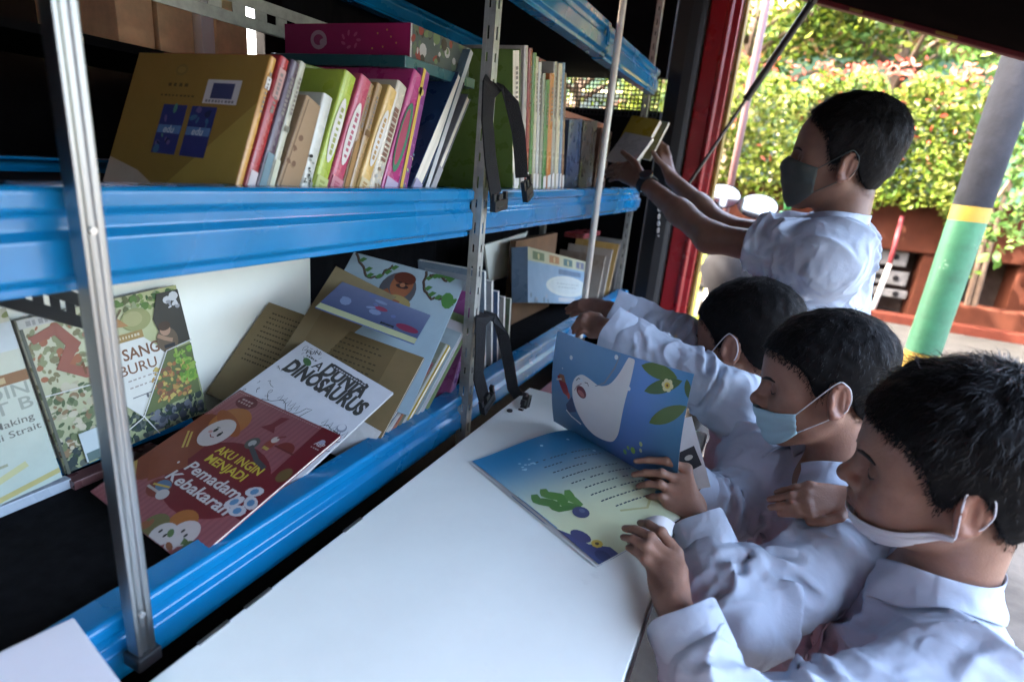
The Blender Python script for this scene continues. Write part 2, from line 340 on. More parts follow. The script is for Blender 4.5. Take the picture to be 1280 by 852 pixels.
# ---- hanging chain by the red pillar
ch = empty('hanging_chain', hit(830, 288, 0, -.42), 'short steel chain hanging beside the red pillar', 'chain')
cp = [hit(824, 262, 0, -.42), hit(822, 300, 0, -.42), hit(821, 335, 0, -.42), hit(824, 362, 0, -.42), hit(832, 390, 0, -.41)]
def lerp_path(ps, k):
    ps = np.array(ps); s = np.r_[0, np.cumsum(np.linalg.norm(np.diff(ps, axis=0), axis=1))]; t = np.linspace(0, s[-1], k)
    return np.array([np.interp(t, s, ps[:, i]) for i in range(3)]).T
lk = None; pts = lerp_path(cp, 25)
for i in range(24):
    p = pts[i]; d = nrm(pts[i + 1] - pts[i])
    if lk is None:
        q = MB(); q.tube([(.0052 * math.cos(a), 0, .0095 * math.sin(a)) for a in np.linspace(0, 2 * math.pi, 13)], .0023, 6, caps=False)
        lk = o = q.build('link', M_STEEL, ch, smooth=True, world=False)
    else: o = lk.copy(); COL.objects.link(o)
    o.parent = ch; o.location = Vector(p) - ch.location
    o.rotation_mode = 'QUATERNION'; o.rotation_quaternion = Vector(d).to_track_quat('Z', 'Y') @ Matrix.Rotation(math.pi / 2 * (i % 2) + .4, 3, 'Z').to_quaternion()
# ================================================================== BOOKS
TK = .80
def tone(c):                                    # mutes the inks and scales them by TK
    c = np.asarray(c, float); g = c @ V(.30, .55, .15); return tuple((g + (c - g) * .90) * TK)
def cmat(c, gloss=True):
    c = tone(c); key = 'cover %.3f %.3f %.3f' % tuple(c)
    return mat(key, c, .3 if gloss else .55, var=.10, vscale=40, coat=.15 if gloss else 0, rvar=.08)

_tc = {}
def text_geo(s, bold=0.0, shear=0.0):
    """letters as flat faces: (verts Nx2, faces, width) with cap height 1"""
    k = (s, bold, shear)
    if k in _tc: return _tc[k]
    cu = bpy.data.curves.new('letters', 'FONT'); cu.body = s; cu.size = 1.44; cu.offset = bold; cu.shear = shear; cu.resolution_u = 3; cu.fill_mode = 'BOTH'
    o = bpy.data.objects.new('letters', cu); COL.objects.link(o); bpy.context.view_layer.update()
    dg = bpy.context.evaluated_depsgraph_get(); me = o.evaluated_get(dg).to_mesh()
    vs = np.array([v.co[:2] for v in me.vertices]).reshape(-1, 2); fs = [tuple(p.vertices) for p in me.polygons]
    o.evaluated_get(dg).to_mesh_clear(); bpy.data.objects.remove(o); bpy.data.curves.remove(cu)
    if len(vs): vs[:, 0] -= vs[:, 0].min()
    _tc[k] = (vs, fs, vs[:, 0].max() if len(vs) else 0); return _tc[k]

class Art:
    """flat print on a sheet: u to the right, v up, in metres; each piece a hair above the one before"""
    def __init__(s, O, U, Vv, warp=None, rect=None):
        s.bb = []; s.rc = rect; s.O, s.U, s.V = np.asarray(O, float), nrm(U), nrm(Vv); s.N = np.cross(s.U, s.V); s.k = 0; s.mb = MB(); s.warp = warp
    def _layer(s, uv, force=None):
        """stack a piece just above whatever it overlaps"""
        lo, hi = uv.min(0), uv.max(0); L = 0
        for l, h, k in s.bb:
            if k >= L and lo[0] < h[0] and hi[0] > l[0] and lo[1] < h[1] and hi[1] > l[1]: L = k + 1
        s.bb.append((lo, hi, L)); return .00022 + .00011 * L
    def _face(s, pts, fs, col):
        pts = np.asarray(pts, float); lift = s._layer(pts); R_ = s.rc
        out = R_ is not None and (pts.min() < 0 or pts[:, 0].max() > R_[0] or pts[:, 1].max() > R_[1])
        if s.warp is None and not out: s.mb.add(s._at(pts, lift), fs, 0, col); return
        from mathutils.geometry import tessellate_polygon        # cut into small cells: print follows the curve and stops at the edge
        out_v, out_f = [], []
        def clip(poly, ax, val, keep):
            r = []
            for i in range(len(poly)):
                a, b = poly[i - 1], poly[i]; ia, ib = (a[ax] - val) * keep >= 0, (b[ax] - val) * keep >= 0
                if ia != ib: t = (val - a[ax]) / (b[ax] - a[ax]); r.append(a + (b - a) * t)
                if ib: r.append(b)
            return r
        for f in fs:
            for tri in tessellate_polygon([[Vector((*pts[i], 0)) for i in f]]):
                cells = [[pts[f[j]] for j in tri]]
                if R_ is not None:
                    for ax in (0, 1): cells = [clip(clip(c, ax, 0, 1), ax, R_[ax], -1) for c in cells if len(c) > 2]
                if s.warp is not None:
                    for ax, st in ((1, .009), (0, .03)):
                        nx = []
                        for pl in cells:
                            if len(pl) < 3: continue
                            k0, k1 = math.floor(min(q[ax] for q in pl) / st), math.ceil(max(q[ax] for q in pl) / st)
                            for k in range(k0, k1): nx.append(clip(clip(pl, ax, k * st, 1), ax, (k + 1) * st, -1))
                        cells = nx
                for c in cells:
                    if len(c) < 3: continue
                    a = sum(c[i - 1][0] * c[i][1] - c[i][0] * c[i - 1][1] for i in range(len(c)))
                    if abs(a) < 1e-10: continue
                    if a < 0: c = c[::-1]
                    out_f.append(tuple(range(len(out_v), len(out_v) + len(c)))); out_v += c
        if out_v: s.mb.add(s._at(np.array(out_v), lift), out_f, 0, col)
    def _at(s, uv, lift):
        if s.warp is not None: return s.warp(uv, lift)
        return s.O + uv[:, :1] * s.U + uv[:, 1:] * s.V + s.N * lift
    def _p(s, uv):
        uv = np.asarray(uv, float).reshape(-1, 2); return s._at(uv, s._layer(uv) - .0002 if s.warp is not None else s._layer(uv))
    def poly(s, pts, col): s._face(pts, [tuple(range(len(pts)))], tone(col)); return s
    def rect(s, u0, v0, u1, v1, col): return s.poly([(u0, v0), (u1, v0), (u1, v1), (u0, v1)], col)
    def ell(s, u, v, a, b, col, n=20, rot=0, a0=0, a1=2 * math.pi):
        t = np.linspace(a0, a1, n, endpoint=False if a1 - a0 > 6.2 else True); c, d = math.cos(rot), math.sin(rot)
        return s.poly([(u + a * math.cos(x) * c - b * math.sin(x) * d, v + a * math.cos(x) * d + b * math.sin(x) * c) for x in t], col)
    def line(s, pts, wd, col):
        pts = np.asarray(pts, float); vs = []
        for i in range(len(pts)):
            t = pts[min(i + 1, len(pts) - 1)] - pts[max(i - 1, 0)]; t = t / (np.linalg.norm(t) + 1e-9); n = V(-t[1], t[0])
            ww = wd if np.isscalar(wd) else wd[i]; vs += [pts[i] + n * ww / 2, pts[i] - n * ww / 2]
        s._face(vs, [(2 * i, 2 * i + 1, 2 * i + 3, 2 * i + 2) for i in range(len(pts) - 1)], tone(col)); return s
    def text(s, st, u, v, h, col, bold=0.02, shear=0, align='l', rot=0, width=None, halo=None):
        g, f, w_ = text_geo(st, bold, shear); sx = h if width is None else width / w_
        g = g * np.array([sx, h]); off = {'l': 0, 'c': -w_ * sx / 2, 'r': -w_ * sx}[align]; g = g + np.array([off, 0])
        c, d = math.cos(rot), math.sin(rot); g = np.stack([u + g[:, 0] * c - g[:, 1] * d, v + g[:, 0] * d + g[:, 1] * c], 1)
        if halo is not None: s.text(st, u, v, h, halo, bold + .07, shear, align, rot, width)
        s._face(g, f, tone(col)); return s
    def grad(s, u0, v0, u1, v1, fn, nu=16, nv=16):
        us, vs_ = np.linspace(u0, u1, nu + 1), np.linspace(v0, v1, nv + 1)
        uv = np.array([(a, b) for b in vs_ for a in us]); P = s._p(uv)
        s.mb.add(P, [(j * (nu + 1) + i, j * (nu + 1) + i + 1, (j + 1) * (nu + 1) + i + 1, (j + 1) * (nu + 1) + i) for j in range(nv) for i in range(nu)], 0,
                 np.array([tone(fn((a - u0) / (u1 - u0), (b - v0) / (v1 - v0))) for a, b in uv])); return s
    def blobs(s, n, u0, v0, u1, v1, r, cols, rng, sq=.6):
        for _ in range(n):
            rr = r * rng.uniform(.4, 1.2); s.ell(rng.uniform(u0, u1), rng.uniform(v0, v1), rr, rr * rng.uniform(sq * .6, 1), cols[rng.integers(len(cols))], 9, rng.uniform(0, 3.1))
        return s
    def build(s, name, parent, m=None): return s.mb.build(name, m or M_PRINT, parent)

def marks(art, u0, v0, u1, v1, n, col, rng, vertical=False):
    """tiny unreadable print: a row of short strokes"""
    for i in range(n):
        a = i / n; b = (i + rng.uniform(.45, .85)) / n
        if vertical: art.rect(u0, v0 + (v1 - v0) * a, u1, v0 + (v1 - v0) * b, col)
        else: art.rect(u0 + (u1 - u0) * a, v0, u0 + (u1 - u0) * b, v1, col)

def shelf_book(y, z, t, h, depth, lean, cols, label, group, spine='spine', x=-.53, yaw=0., art=None, name='book', board=.0018):
    """standing book: spine towards +x (or page edges), top leaning to +y"""
    r = empty(name, (x, y, z), label, 'book', group, rot=(-lean, 0, yaw))
    cm = cmat(cols[0]); q = MB()
    q.box((-depth, 0, 0), (0, board, h)); q.box((-depth, t - board, 0), (0, t, h))
    if spine == 'spine':
        n = 7; a_ = np.linspace(-math.pi / 2, math.pi / 2, n); bul = min(.0025, t * .2)
        prof = [(bul * math.cos(k) + .0001, t / 2 + t / 2 * math.sin(k)) for k in a_] + [(-.0012, t - board - .0001), (-.0012, board + .0001)]
        q.sweep(prof, (0, 0, 0), (0, 0, h), (1, 0, 0), (0, 1, 0))
    q.build('cover', cm, r, world=False, bevel=.0006)
    if t > .0045:
        q = MB(); e = .0025
        q.box((-depth + e, board + .0001, e), (-.0015 if spine == 'spine' else -.002, t - board - .0001, h - e)); q.build('pages', M_PAGES, r, world=False)
    if art: 
        A = Art((.0028 if spine == 'spine' else .0005, 0, 0), (0, 1, 0), (0, 0, 1)); art(A, t, h); A.build('spine_print', r).matrix_parent_inverse = Matrix.Identity(4)
    return r
_ob = Art.build
def spine_art(A, t, h, bg=None, oval=None, bars=(), rng=RNG):
    if oval: A.ell(t / 2, h * oval[0], t * .33, h * oval[1], oval[2], 18); marks(A, t * .38, h * (oval[0] - oval[1] * .75), t * .60, h * (oval[0] + oval[1] * .75), 7, oval[3], rng, True)
    for (v0, v1, c) in bars: A.rect(t * .12, h * v0, t * .88, h * v1, c)

G_MID = 'books leaning on the middle shelf'
G_THIN = 'thin books standing on the right part of the middle shelf'
ZD = ZT - .019
def row(px0, px1, pxt, pyt, depth, cols, label, group=G_MID, pb=229, x=-.53, spine='spine', art=None, dy=0, **k):
    b0, b1 = hit(px0, pb, 0, x), hit(px1, pb, 0, x); tp = hit(pxt, pyt, 0, x)
    ln = math.atan2(tp[1] - b0[1], tp[2] - ZD); h = math.hypot(tp[1] - b0[1], tp[2] - ZD); t = (b1[1] - b0[1]) * math.cos(ln)
    return shelf_book(b0[1] + dy, ZD + .0005, t, h, depth, ln, cols, label, group, spine, x, art=art, **k)
class LocalArt(Art):
    def build(s, name, parent, m=None): return s.mb.build(name, m or M_PRINT, parent, world=False)
def shelf_art(fn):
    def g(A, t, h):
        fn(A, t, h)
    return g
# local art is built straight in the book's own space
def _lb(self, name, parent, m=None): return self.mb.build(name, m or M_PRINT, parent, world=False)
Art.build_local = _lb
def shelf_book_art(r, t, h, fn, xo=.0031):
    A = Art((xo, 0, 0), (0, 1, 0), (0, 0, 1)); fn(A, t, h); tag(A.build_local('spine_print', r), kind='stuff')

def add_row(px0, px1, pxt, pyt, depth, col, label, fn=None, spine='spine', group=G_MID, pb=229, x=-.53, dy=0, name='book'):
    b0, b1 = hit(px0, pb, 0, x), hit(px1, pb, 0, x); tp = hit(pxt, pyt, 0, x)
    ln = math.atan2(tp[1] - b0[1], tp[2] - ZD); h = math.hypot(tp[1] - b0[1], tp[2] - ZD); t = (b1[1] - b0[1]) * math.cos(ln) * .97
    r = shelf_book(b0[1] + dy, ZD + .0005, t, h, depth, ln, (col,), label, group, spine, x, name=name)
    if fn: shelf_book_art(r, t, h, fn, .0031 if spine == 'spine' else .0006)
    return r, t, h
W_ = (.75, .74, .70); K_ = (.02, .02, .02)
def oval_art(v, hv, c, ink, low=None):
    def f(A, t, h):
        A.ell(t / 2, h * v, t * .34, h * hv, c, 18); marks(A, t * .40, h * (v - hv * .75), t * .62, h * (v + hv * .75), 8, ink, RNG, True)
        if low: A.rect(t * .06, h * .02, t * .94, h * .20, low); marks(A, t * .3, h * .04, t * .7, h * .18, 5, ink, RNG, True)
    return f
def bar_art(*bars):
    def f(A, t, h):
        for v0, v1, c in bars: A.rect(t * .14, h * v0, t * .86, h * v1, c)
        marks(A, t * .35, h * .62, t * .65, h * .9, 9, (.25, .22, .2), RNG, True)
    return f
# -- left bay of the middle shelf, from the left
r, t, h = add_row(287, 296, 338, 70, .215, (.62, .30, .03), 'mustard yellow book showing its front cover at the left end', bar_art((.78, .86, W_), (.02, .10, W_)))
A = Art((-.215, -.0001, 0), (1, 0, 0), (0, 0, 1), rect=(.215, h)); H = h; Wd = .215
A.grad(.0, .0, Wd, H, lambda a, b: (.29 + .05 * b, .18 + .02 * a, .032), 4, 4)
A.poly([(.10, 0), (Wd, .02), (Wd, .11)], (.42, .30, .05)); A.poly([(.0, 0), (.10, 0), (.055, .02), (0, .032)], (.5, .42, .33))
A.rect(.132, H - .058, .185, H - .030, (.62, .60, .62)); A.rect(.142, H - .052, .176, H - .034, (.05, .06, .16)); marks(A, .136, H - .0565, .182, H - .0535, 9, (.2, .2, .22), RNG)
for u0 in (.070, .118):
    A.rect(u0, H * .26, u0 + .040, H * .62, (.035, .045, .20)); A.blobs(9, u0 + .006, H * .28, u0 + .034, H * .60, .006, [(.05, .16, .30), (.10, .30, .22), (.02, .03, .09), (.16, .12, .30)], RNG)
    A.rect(u0 + .001, H * .41, u0 + .039, H * .47, (.10, .22, .45)); A.text('edu', u0 + .020, H * .415, .0085, (.6, .66, .75), .03, .2, 'c')
marks(A, .060, H - .052, .118, H - .050, 9, (.10, .06, .02), RNG); marks(A, .068, H - .040, .105, H - .036, 4, (.10, .06, .02), RNG); A.ell(.084, H - .020, .010, .007, (.27, .17, .04)); A.ell(.084, H - .020, .007, .004, (.36, .22, .045))
A.build_local('front_cover', r)
add_row(298, 312, 350, 69, .19, (.40, .012, .022), 'red hardback leaning against the mustard yellow book', bar_art((.72, .92, (.55, .30, .28)), (.03, .22, (.62, .58, .60))))
add_row(313, 326, 364, 74, .19, (.10, .06, .10), 'dark plum book between the red hardback and the pale cream one', bar_art((.03, .35, (.16, .28, .34))))
add_row(327, 336, 375, 76, .20, (.50, .50, .38), 'pale cream thin book right of the dark plum one', bar_art((.06, .3, (.62, .66, .5)), (.5, .54, (.2, .2, .15))))
def worn(A, t, h):
    A.grad(t * .03, 0, t * .97, h, lambda a, b: (.42 - .1 * a, .28 - .07 * a, .16 - .05 * a), 3, 4); A.line([(t * .12, 0), (t * .15, h * .98)], .0012, (.12, .08, .05)); A.blobs(8, t * .1, 0, t * .5, h * .7, .004, [(.2, .11, .06), (.3, .2, .1)], RNG)
add_row(339, 369, 383, 119, .15, (.38, .25, .14), 'short fat tan book with worn brown edges', worn, 'pages')
add_row(370, 384, 404, 116, .16, (.62, .64, .58), 'white book patterned black near its foot, left of the lime green one', lambda A, t, h: A.blobs(26, t * .15, h * .03, t * .85, h * .42, .0026, [K_, (.08, .1, .08), (.3, .34, .3)], RNG))
add_row(385, 403, 431, 87, .18, (.42, .55, .03), 'lime green board book with a white oval on its spine', oval_art(.56, .25, W_, (.35, .40, .1), (.52, .60, .2)))
add_row(404, 422, 451, 92, .18, (.55, .06, .14), 'pink board book with a white oval on its spine', oval_art(.55, .25, W_, (.5, .12, .18), (.62, .25, .3)))
add_row(423, 431, 461, 103, .17, (.30, .15, .04), 'dark brown thin book right of the pink board book', bar_art((.1, .5, (.4, .22, .07))))
add_row(431.5, 440, 471, 103, .17, (.40, .24, .08), 'light brown thin book left of the pale yellow board book', bar_art((.55, .6, (.2, .1, .03))))
add_row(441, 456, 486, 106, .17, (.74, .48, .13), 'pale yellow board book with a white oval on its spine', oval_art(.56, .25, W_, (.5, .3, .1), (.72, .6, .35)))
add_row(457, 472, 497, 100, .17, (.62, .56, .44), 'cream book with dark lettering down its spine', lambda A, t, h: (A.blobs(9, t * .2, h * .05, t * .8, h * .3, .003, [(.3, .2, .12), (.5, .5, .48)], RNG), marks(A, t * .3, h * .34, t * .7, h * .8, 11, (.25, .12, .08), RNG, True)))
def swirl(A, t, h):
    A.ell(t * .4, h * .5, t * .34, h * .27, (.05, .22, .12)); A.ell(t * .35, h * .5, t * .22, h * .22, (.42, .06, .12)); A.rect(t * .1, h * .02, t * .9, h * .18, (.50, .42, .58)); A.ell(t * .75, h * .9, t * .2, h * .03, (.7, .55, .1))
add_row(473, 494, 517, 86, .19, (.50, .03, .20), 'magenta book with a green swirl on its spine', swirl)
def dots(A, t, h):
    A.rect(t * .05, 0, t * .35, h, (.70, .45, .05)); A.blobs(10, t * .4, h * .05, t * .95, h * .4, .003, [(.2, .45, .4), (.65, .6, .2), (.1, .25, .3)], RNG); A.rect(t * .1, h * .01, t * .9, h * .07, (.08, .3, .2))
add_row(495, 507, 527, 85, .19, (.28, .05, .25), 'purple and yellow striped thin book left of the dark blue one', dots)
r, t, h = add_row(509, 524, 574, 90, .205, (.015, .045, .13), 'large dark blue book leaning furthest over, rightmost in the left bay', lambda A, t, h: (A.rect(t * .1, h * .02, t * .9, h * .16, (.40, .38, .55)),), 'pages')
# grey leaflet and white edged card leaning at the end of the row
r2, t2, h2 = add_row(528, 533, 588, 62, .20, (.10, .16, .20), 'grey green picture book leaning behind the dark blue book, its pale page edges out', lambda A, t, h: A.rect(0, 0, t, h, (.60, .62, .62)), 'pages')
add_row(534, 541, 585, 118, .19, (.30, .30, .33), 'slim grey booklet sagging under the pale edged picture book', lambda A, t, h: A.rect(0, 0, t, h * .3, (.4, .4, .42)), 'pages')
# green slab book behind, and the books lying on top
def lying(pts, th, col, label, side=None, name='book', grp=None, gloss=True, topfn=None, sidefn=None):
    """a book lying: pts = three corners of its upper face (near left, near right, far left)"""
    a, b_, c = (np.asarray(p, float) for p in pts); U = nrm(b_ - a); L = np.linalg.norm(b_ - a); Wv = (c - a) - U * ((c - a) @ U); W2 = np.linalg.norm(Wv); Wn = Wv / W2; N = np.cross(U, Wn)
    if N[2] < 0: N = -N
    r = empty(name, a - N * th, label, 'book', grp); bt = .0018; R = np.array([U, Wn, N]).T
    q = MB(); q.box((0, 0, -bt), (L, W2, 0), R=R, o=a); q.box((0, 0, -th), (L, W2, -th + bt), R=R, o=a); q.build('cover', cmat(col, gloss), r, bevel=.0005)
    if th > .004:
        q = MB(); q.box((.002, .002, -th + bt + .0001), (L - .002, W2 - .002, -bt - .0001), R=R, o=a); q.build('pages', M_PAGES if side is None else cmat(side), r)
    if topfn:
        A = Art(a, U, Wn); topfn(A, L, W2); A.build('front_cover', r)
    if sidefn:
        A = Art(a - N * th - Wn * .0003, U, N); sidefn(A, L, th); A.build('side_print', r)
    return r
def magenta_side(A, L, t):
    A.grad(0, 0, L, t, lambda a, b: (.27 + .08 * a, .008, .085 + .02 * a), 8, 2)
    A.ell(L * .29, t * .5, t * .36, t * .30, (.42, .26, .34)); A.ell(L * .29, t * .5, t * .22, t * .17, (.30, .03, .12)); A.ell(L * .33, t * .42, t * .16, t * .12, (.42, .26, .34))
    for i in range(7): A.ell(L * .55 + t * .34 * math.cos(i * .9), t * .5 + t * .22 * math.sin(i * .9), t * .10, t * .05, (.48, .08, .20), 8, i * .7)
    for u, v in ((.76, .7), (.8, .3), (.86, .6), (.9, .42), (.83, .8), (.72, .25)): A.ell(L * u, t * v, t * .035, t * .035, (.62, .34, .05), 5)
XM = -.545; f0 = hit(512, 72, 0, XM); f1 = hit(586, 88, 0, XM); ft = hit(512, 28, 0, XM); ym, zm, dzm = f0[1], f0[2], ft[2] - f0[2]
xd = hit(357, 72, 1, ym)[0]
mg = empty('board_book', (XM, ym, zm), 'magenta boxed book set lying on top of the leaning row', 'book')
q = MB(); q.box((xd, ym, zm), (XM, f1[1], zm + dzm)); q.build('box', cmat((.22, .008, .075)), mg, bevel=.001)
A = Art((xd, ym - .0001, zm), (1, 0, 0), (0, 0, 1)); magenta_side(A, XM - xd, dzm); A.build('side_print', mg)
A = Art((XM + .0001, ym, zm), (0, 1, 0), (0, 0, 1), rect=(f1[1] - ym, dzm)); A.rect(0, 0, f1[1] - ym, dzm, (.08, .10, .09)); A.rect(0, 0, .004, dzm, (.5, .45, .45)); A.blobs(40, .006, .004, f1[1] - ym, dzm, .009, [(.40, .39, .36), (.14, .20, .08), (.26, .04, .03), (.05, .04, .03), (.10, .14, .08)], RNG); A.build('end_print', mg)
q = MB(); q.box((xd - .01, ym - .022, zm - .017), (XM + .008, f1[1] + .01, zm - .0008)); tl = empty('book', (XM, ym, zm - .017), 'dark teal hardback lying flat under the magenta boxed set', 'book'); q.build('cover', cmat((.02, .10, .12)), tl, bevel=.001)
g0, g1, gt = hit(376, 112, 0, -.60), hit(428, 112, 0, -.60), hit(380, 79, 0, -.60)
q = MB(); gb = empty('book', (-.60, g0[1], ZD), 'olive green book standing behind the white and lime books', 'book'); q.box((-.615, g0[1], ZD), (-.60, g1[1], gt[2])); q.build('cover', cmat((.13, .20, .01)), gb, bevel=.001)
q = MB(); k0 = hit(432, 92, 0, -.60); k1 = hit(512, 88, 0, -.60); bb = empty('book', (-.60, k0[1], ZD), 'dull brown book standing behind the pink and brown books', 'book'); q.box((-.615, g1[1] + .003, ZD), (-.60, k1[1], k0[2])); q.build('cover', cmat((.16, .12, .09)), bb, bevel=.001)

# -- right bay: thin upright books
thin = [(641, 650, 641, 62, (.16, .27, .05), 'green book with cream page edges, leftmost thin book right of the strap', 'p'), (650.5, 655, 655, 57, (.50, .46, .44), 'white thin book with a rosy spine beside the tall green slab', 's'),
        (655.5, 659.5, 661, 60, (.34, .05, .05), 'brick red thin book right of the rosy white one', 's'), (660, 664, 666, 66, (.10, .24, .07), 'bottle green thin book right of the brick red one', 's'), (664.5, 668, 669, 71, (.62, .58, .42), 'cream thin book left of the white thin book', 's'),
        (668.5, 672, 673, 78, (.64, .64, .62), 'white thin book under the maroon tab', 's'), (672.5, 676, 678, 92, (.34, .36, .28), 'grey green thin book a head shorter than its neighbours', 's'), (676.5, 681.5, 682, 100, (.06, .22, .05), 'grass green thin book left of the orange one', 's'),
        (682, 687.5, 687, 92, (.62, .20, .04), 'orange thin book standing near the right end', 's'), (688, 692, 692, 78, (.40, .38, .34), 'grey thin book right of the orange one', 's'), (692.5, 697, 698, 80, (.66, .60, .42), 'pale straw thin book right of the grey one', 's'),
        (697.5, 700.5, 703, 79, (.16, .30, .48), 'light blue thin book near the end of the thin row', 's'), (701, 704, 704.5, 92, (.30, .13, .06), 'brown thin book at the right end of the thin row', 's')]
for a, b_, tx, ty, c, lb, sp in thin:
    add_row(a, b_, tx, ty, .19, c, lb, bar_art((.05, .16, W_)) if RNG.random() < .6 else None, 'spine' if sp == 's' else 'pages', G_THIN, 238)
for (a, b_, z0, z1, c, lb) in ((622, 655, 300, 55, (.14, .24, .02), 'wide green slab book standing tallest behind the thin books'), (669, 683, 300, 69, (.34, .03, .10), 'maroon book poking up behind the thin white book'), (688, 703, 300, 76, (.06, .07, .05), 'black and green book standing behind the orange thin book')):
    p0, p1 = hit(a, z1, 0, -.60), hit(b_, z1, 0, -.60); q = MB(); r = empty('book', (-.60, p0[1], ZD), lb, 'book'); q.box((-.612, p0[1], ZD), (-.60, p1[1], p0[2])); q.build('cover', cmat(c), r, bevel=.001)
    q = MB(); q.box((-.626, p0[1] + .001, ZD), (-.6125, p1[1] - .001, p0[2] - .003)); q.build('pages', M_PAGES, r)

# ================================================================== LOWEST SHELF: COVERS LEANING ON THE BOARD
def cover_book(bl, br, tl, th, col, label, artfn, cat='book', grp=None, name='picture_book', m=None, pm=None):
    """thin book given by three corners of its front cover"""
    bl, br, tl = (np.asarray(p, float) for p in (bl, br, tl)); U = nrm(br - bl); L = np.linalg.norm(br - bl); Vv = (tl - bl) - U * ((tl - bl) @ U); H = np.linalg.norm(Vv); Vn = Vv / H; N = np.cross(U, Vn); R = np.array([U, Vn, N]).T
    r = empty(name, bl - N * th, label, cat, grp); bt = .0007
    q = MB(); q.box((0, 0, -bt), (L, H, 0), R=R, o=bl); q.box((0, 0, -th), (L, H, -th + bt), R=R, o=bl); q.box((-.0006, 0, -th), (-.0001, H, 0), R=R, o=bl); q.build('cover', m or cmat(col), r)
    q = MB(); q.box((.0006, .001, -th + bt + .0001), (L - .001, H - .001, -bt - .0001), R=R, o=bl); q.build('pages', pm or M_PAGES, r)
    if artfn:
        A = Art(bl, U, Vn, rect=(L, H)); artfn(A, L, H); A.build('front_cover', r, mat('glossy print', rough=.10, attr=True, coat=.7, bump=.9, bscale=22) if m is not None and 'glossy' in m.name else (m and M_MATTEPRINT))
    return r
G_LOW = 'picture books on the lowest shelf'
rg = np.random.default_rng(5)
GREENS = [(.10, .20, .03), (.06, .13, .03), (.20, .30, .06), (.14, .16, .05), (.30, .34, .16)]
def art_hunter(A, L, H):
    A.rect(0, 0, L, H, (.36, .36, .24)); A.grad(0, 0, L, H, lambda a, b: (.30 + .3 * b * (1 - a * .5), .34 + .24 * b * (1 - a * .5), .16 + .26 * b * (1 - a)), 8, 8)
    A.blobs(150, .0, .0, L, H * .20, .0065, [(.03, .05, .05), (.05, .07, .06), (.10, .12, .10), (.03, .06, .03)], rg)
    A.blobs(170, 0, H * .1, L * .36, H * .55, .0058, [(.40, .38, .24), (.14, .18, .08), (.50, .46, .32), (.08, .12, .05), (.24, .16, .08)], rg)
    A.blobs(120, 0, H * .58, L * .36, H * .94, .0055, [(.20, .18, .08), (.34, .12, .05), (.24, .26, .12)], rg)
    A.line([(.01, H * .86), (.04, H * .90), (.055, H * .78), (.035, H * .66), (.06, H * .58), (.10, H * .55), (.125, H * .50)], [.010, .017, .019, .017, .014, .010, .006], (.30, .10, .06))
    A.blobs(80, L * .40, H * .88, L * .98, H * 1.0 - .004, .0055, GREENS, rg)
    A.ell(L * .66, H * .83, .022, .017, (.30, .30, .10)); A.ell(L * .64, H * .84, .014, .011, (.38, .36, .14)); A.poly([(L * .42, H * .82), (L * .60, H * .80), (L * .50, H * .92)], (.40, .20, .06))
    A.line([(L * .44, H * .90), (L * .50, H * .83), (L * .58, H * .92)], .003, (.16, .12, .05))
    # pale diamond with the title
    A.poly([(L * .28, H * .50), (L * .53, H * .16), (L * .80, H * .56), (L * .64, H * .74), (L * .38, H * .76)], (.66, .66, .58))
    A.rect(L * .44, H * .700, L * .68, H * .755, (.34, .22, .06)); marks(A, L * .46, H * .72, L * .66, H * .738, 10, (.6, .5, .3), rg)
    A.text('HARI SANG', L * .765, H * .575, .0165, (.20, .09, .04), .03, 0, 'r', 0, L * .50); A.text('PEMBURU', L * .72, H * .475, .0150, (.20, .09, .04), .012, 0, 'r', 0, L * .44)
    marks(A, L * .50, H * .425, L * .74, H * .435, 7, (.35, .3, .26), rg); marks(A, L * .50, H * .375, L * .70, H * .385, 6, (.35, .3, .26), rg); A.rect(L * .50, H * .305, L * .70, H * .312, (.15, .15, .15)); A.ell(L * .60, H * .295, .002, .004, (.15, .15, .15))
    # hunter in the dark corner
    A.poly([(L * .82, H * .57), (L, H * .58), (L, H * .97), (L * .84, H * .97), (L * .77, H * .80), (L * .80, H * .66)], (.05, .045, .03)); A.blobs(10, L * .88, H * .85, L * .97, H * .95, .006, [(.6, .6, .58), (.3, .3, .3)], rg)
    A.ell(L * .835, H * .63, .017, .020, (.13, .09, .05)); A.ell(L * .835, H * .71, .0085, .010, (.38, .22, .13)); A.ell(L * .835, H * .735, .010, .007, (.07, .04, .02)); A.line([(L * .77, H * .68), (L * .82, H * .645), (L * .87, H * .62)], .006, (.34, .20, .11)); A.rect(L * .80, H * .575, L * .88, H * .60, (.03, .03, .03))
    # lower right: forest floor
    A.poly([(L * .80, H * .55), (L * .55, H * .16), (L * .98, H * .18), (L, H * .56)], (.12, .15, .05)); A.blobs(120, L * .66, H * .20, L * .93, H * .46, .0045, [(.36, .14, .05), (.44, .26, .06), (.50, .38, .08), (.20, .10, .05)], rg); A.blobs(70, L * .86, H * .28, L * .98, H * .54, .0048, [(.20, .36, .03), (.13, .28, .03), (.28, .42, .06)], rg)
    A.blobs(40, L * .58, H * .03, L * .97, H * .16, .006, [(.07, .08, .10), (.16, .17, .19), (.04, .05, .05)], rg)
    for pl in ([(L * .53, H * .16), (L * .80, H * .56), (L, H * .585)], [(L * .53, H * .16), (L * .28, H * .50), (0, H * .52)], [(L * .53, H * .16), (L * .60, 0)], [(L * .53, H * .16), (L * .40, H * .11)], [(L * .28, H * .50), (L * .38, H * .76)]): A.line(pl, .0016, (.66, .66, .60))
    A.rect(0, 0, .004, H, (.10, .11, .08)); A.rect(L * .12, H * .02, L * .27, H * .22, (.48, .56, .56)); A.rect(L * .13, H * .02, L * .26, H * .08, (.10, .16, .15))
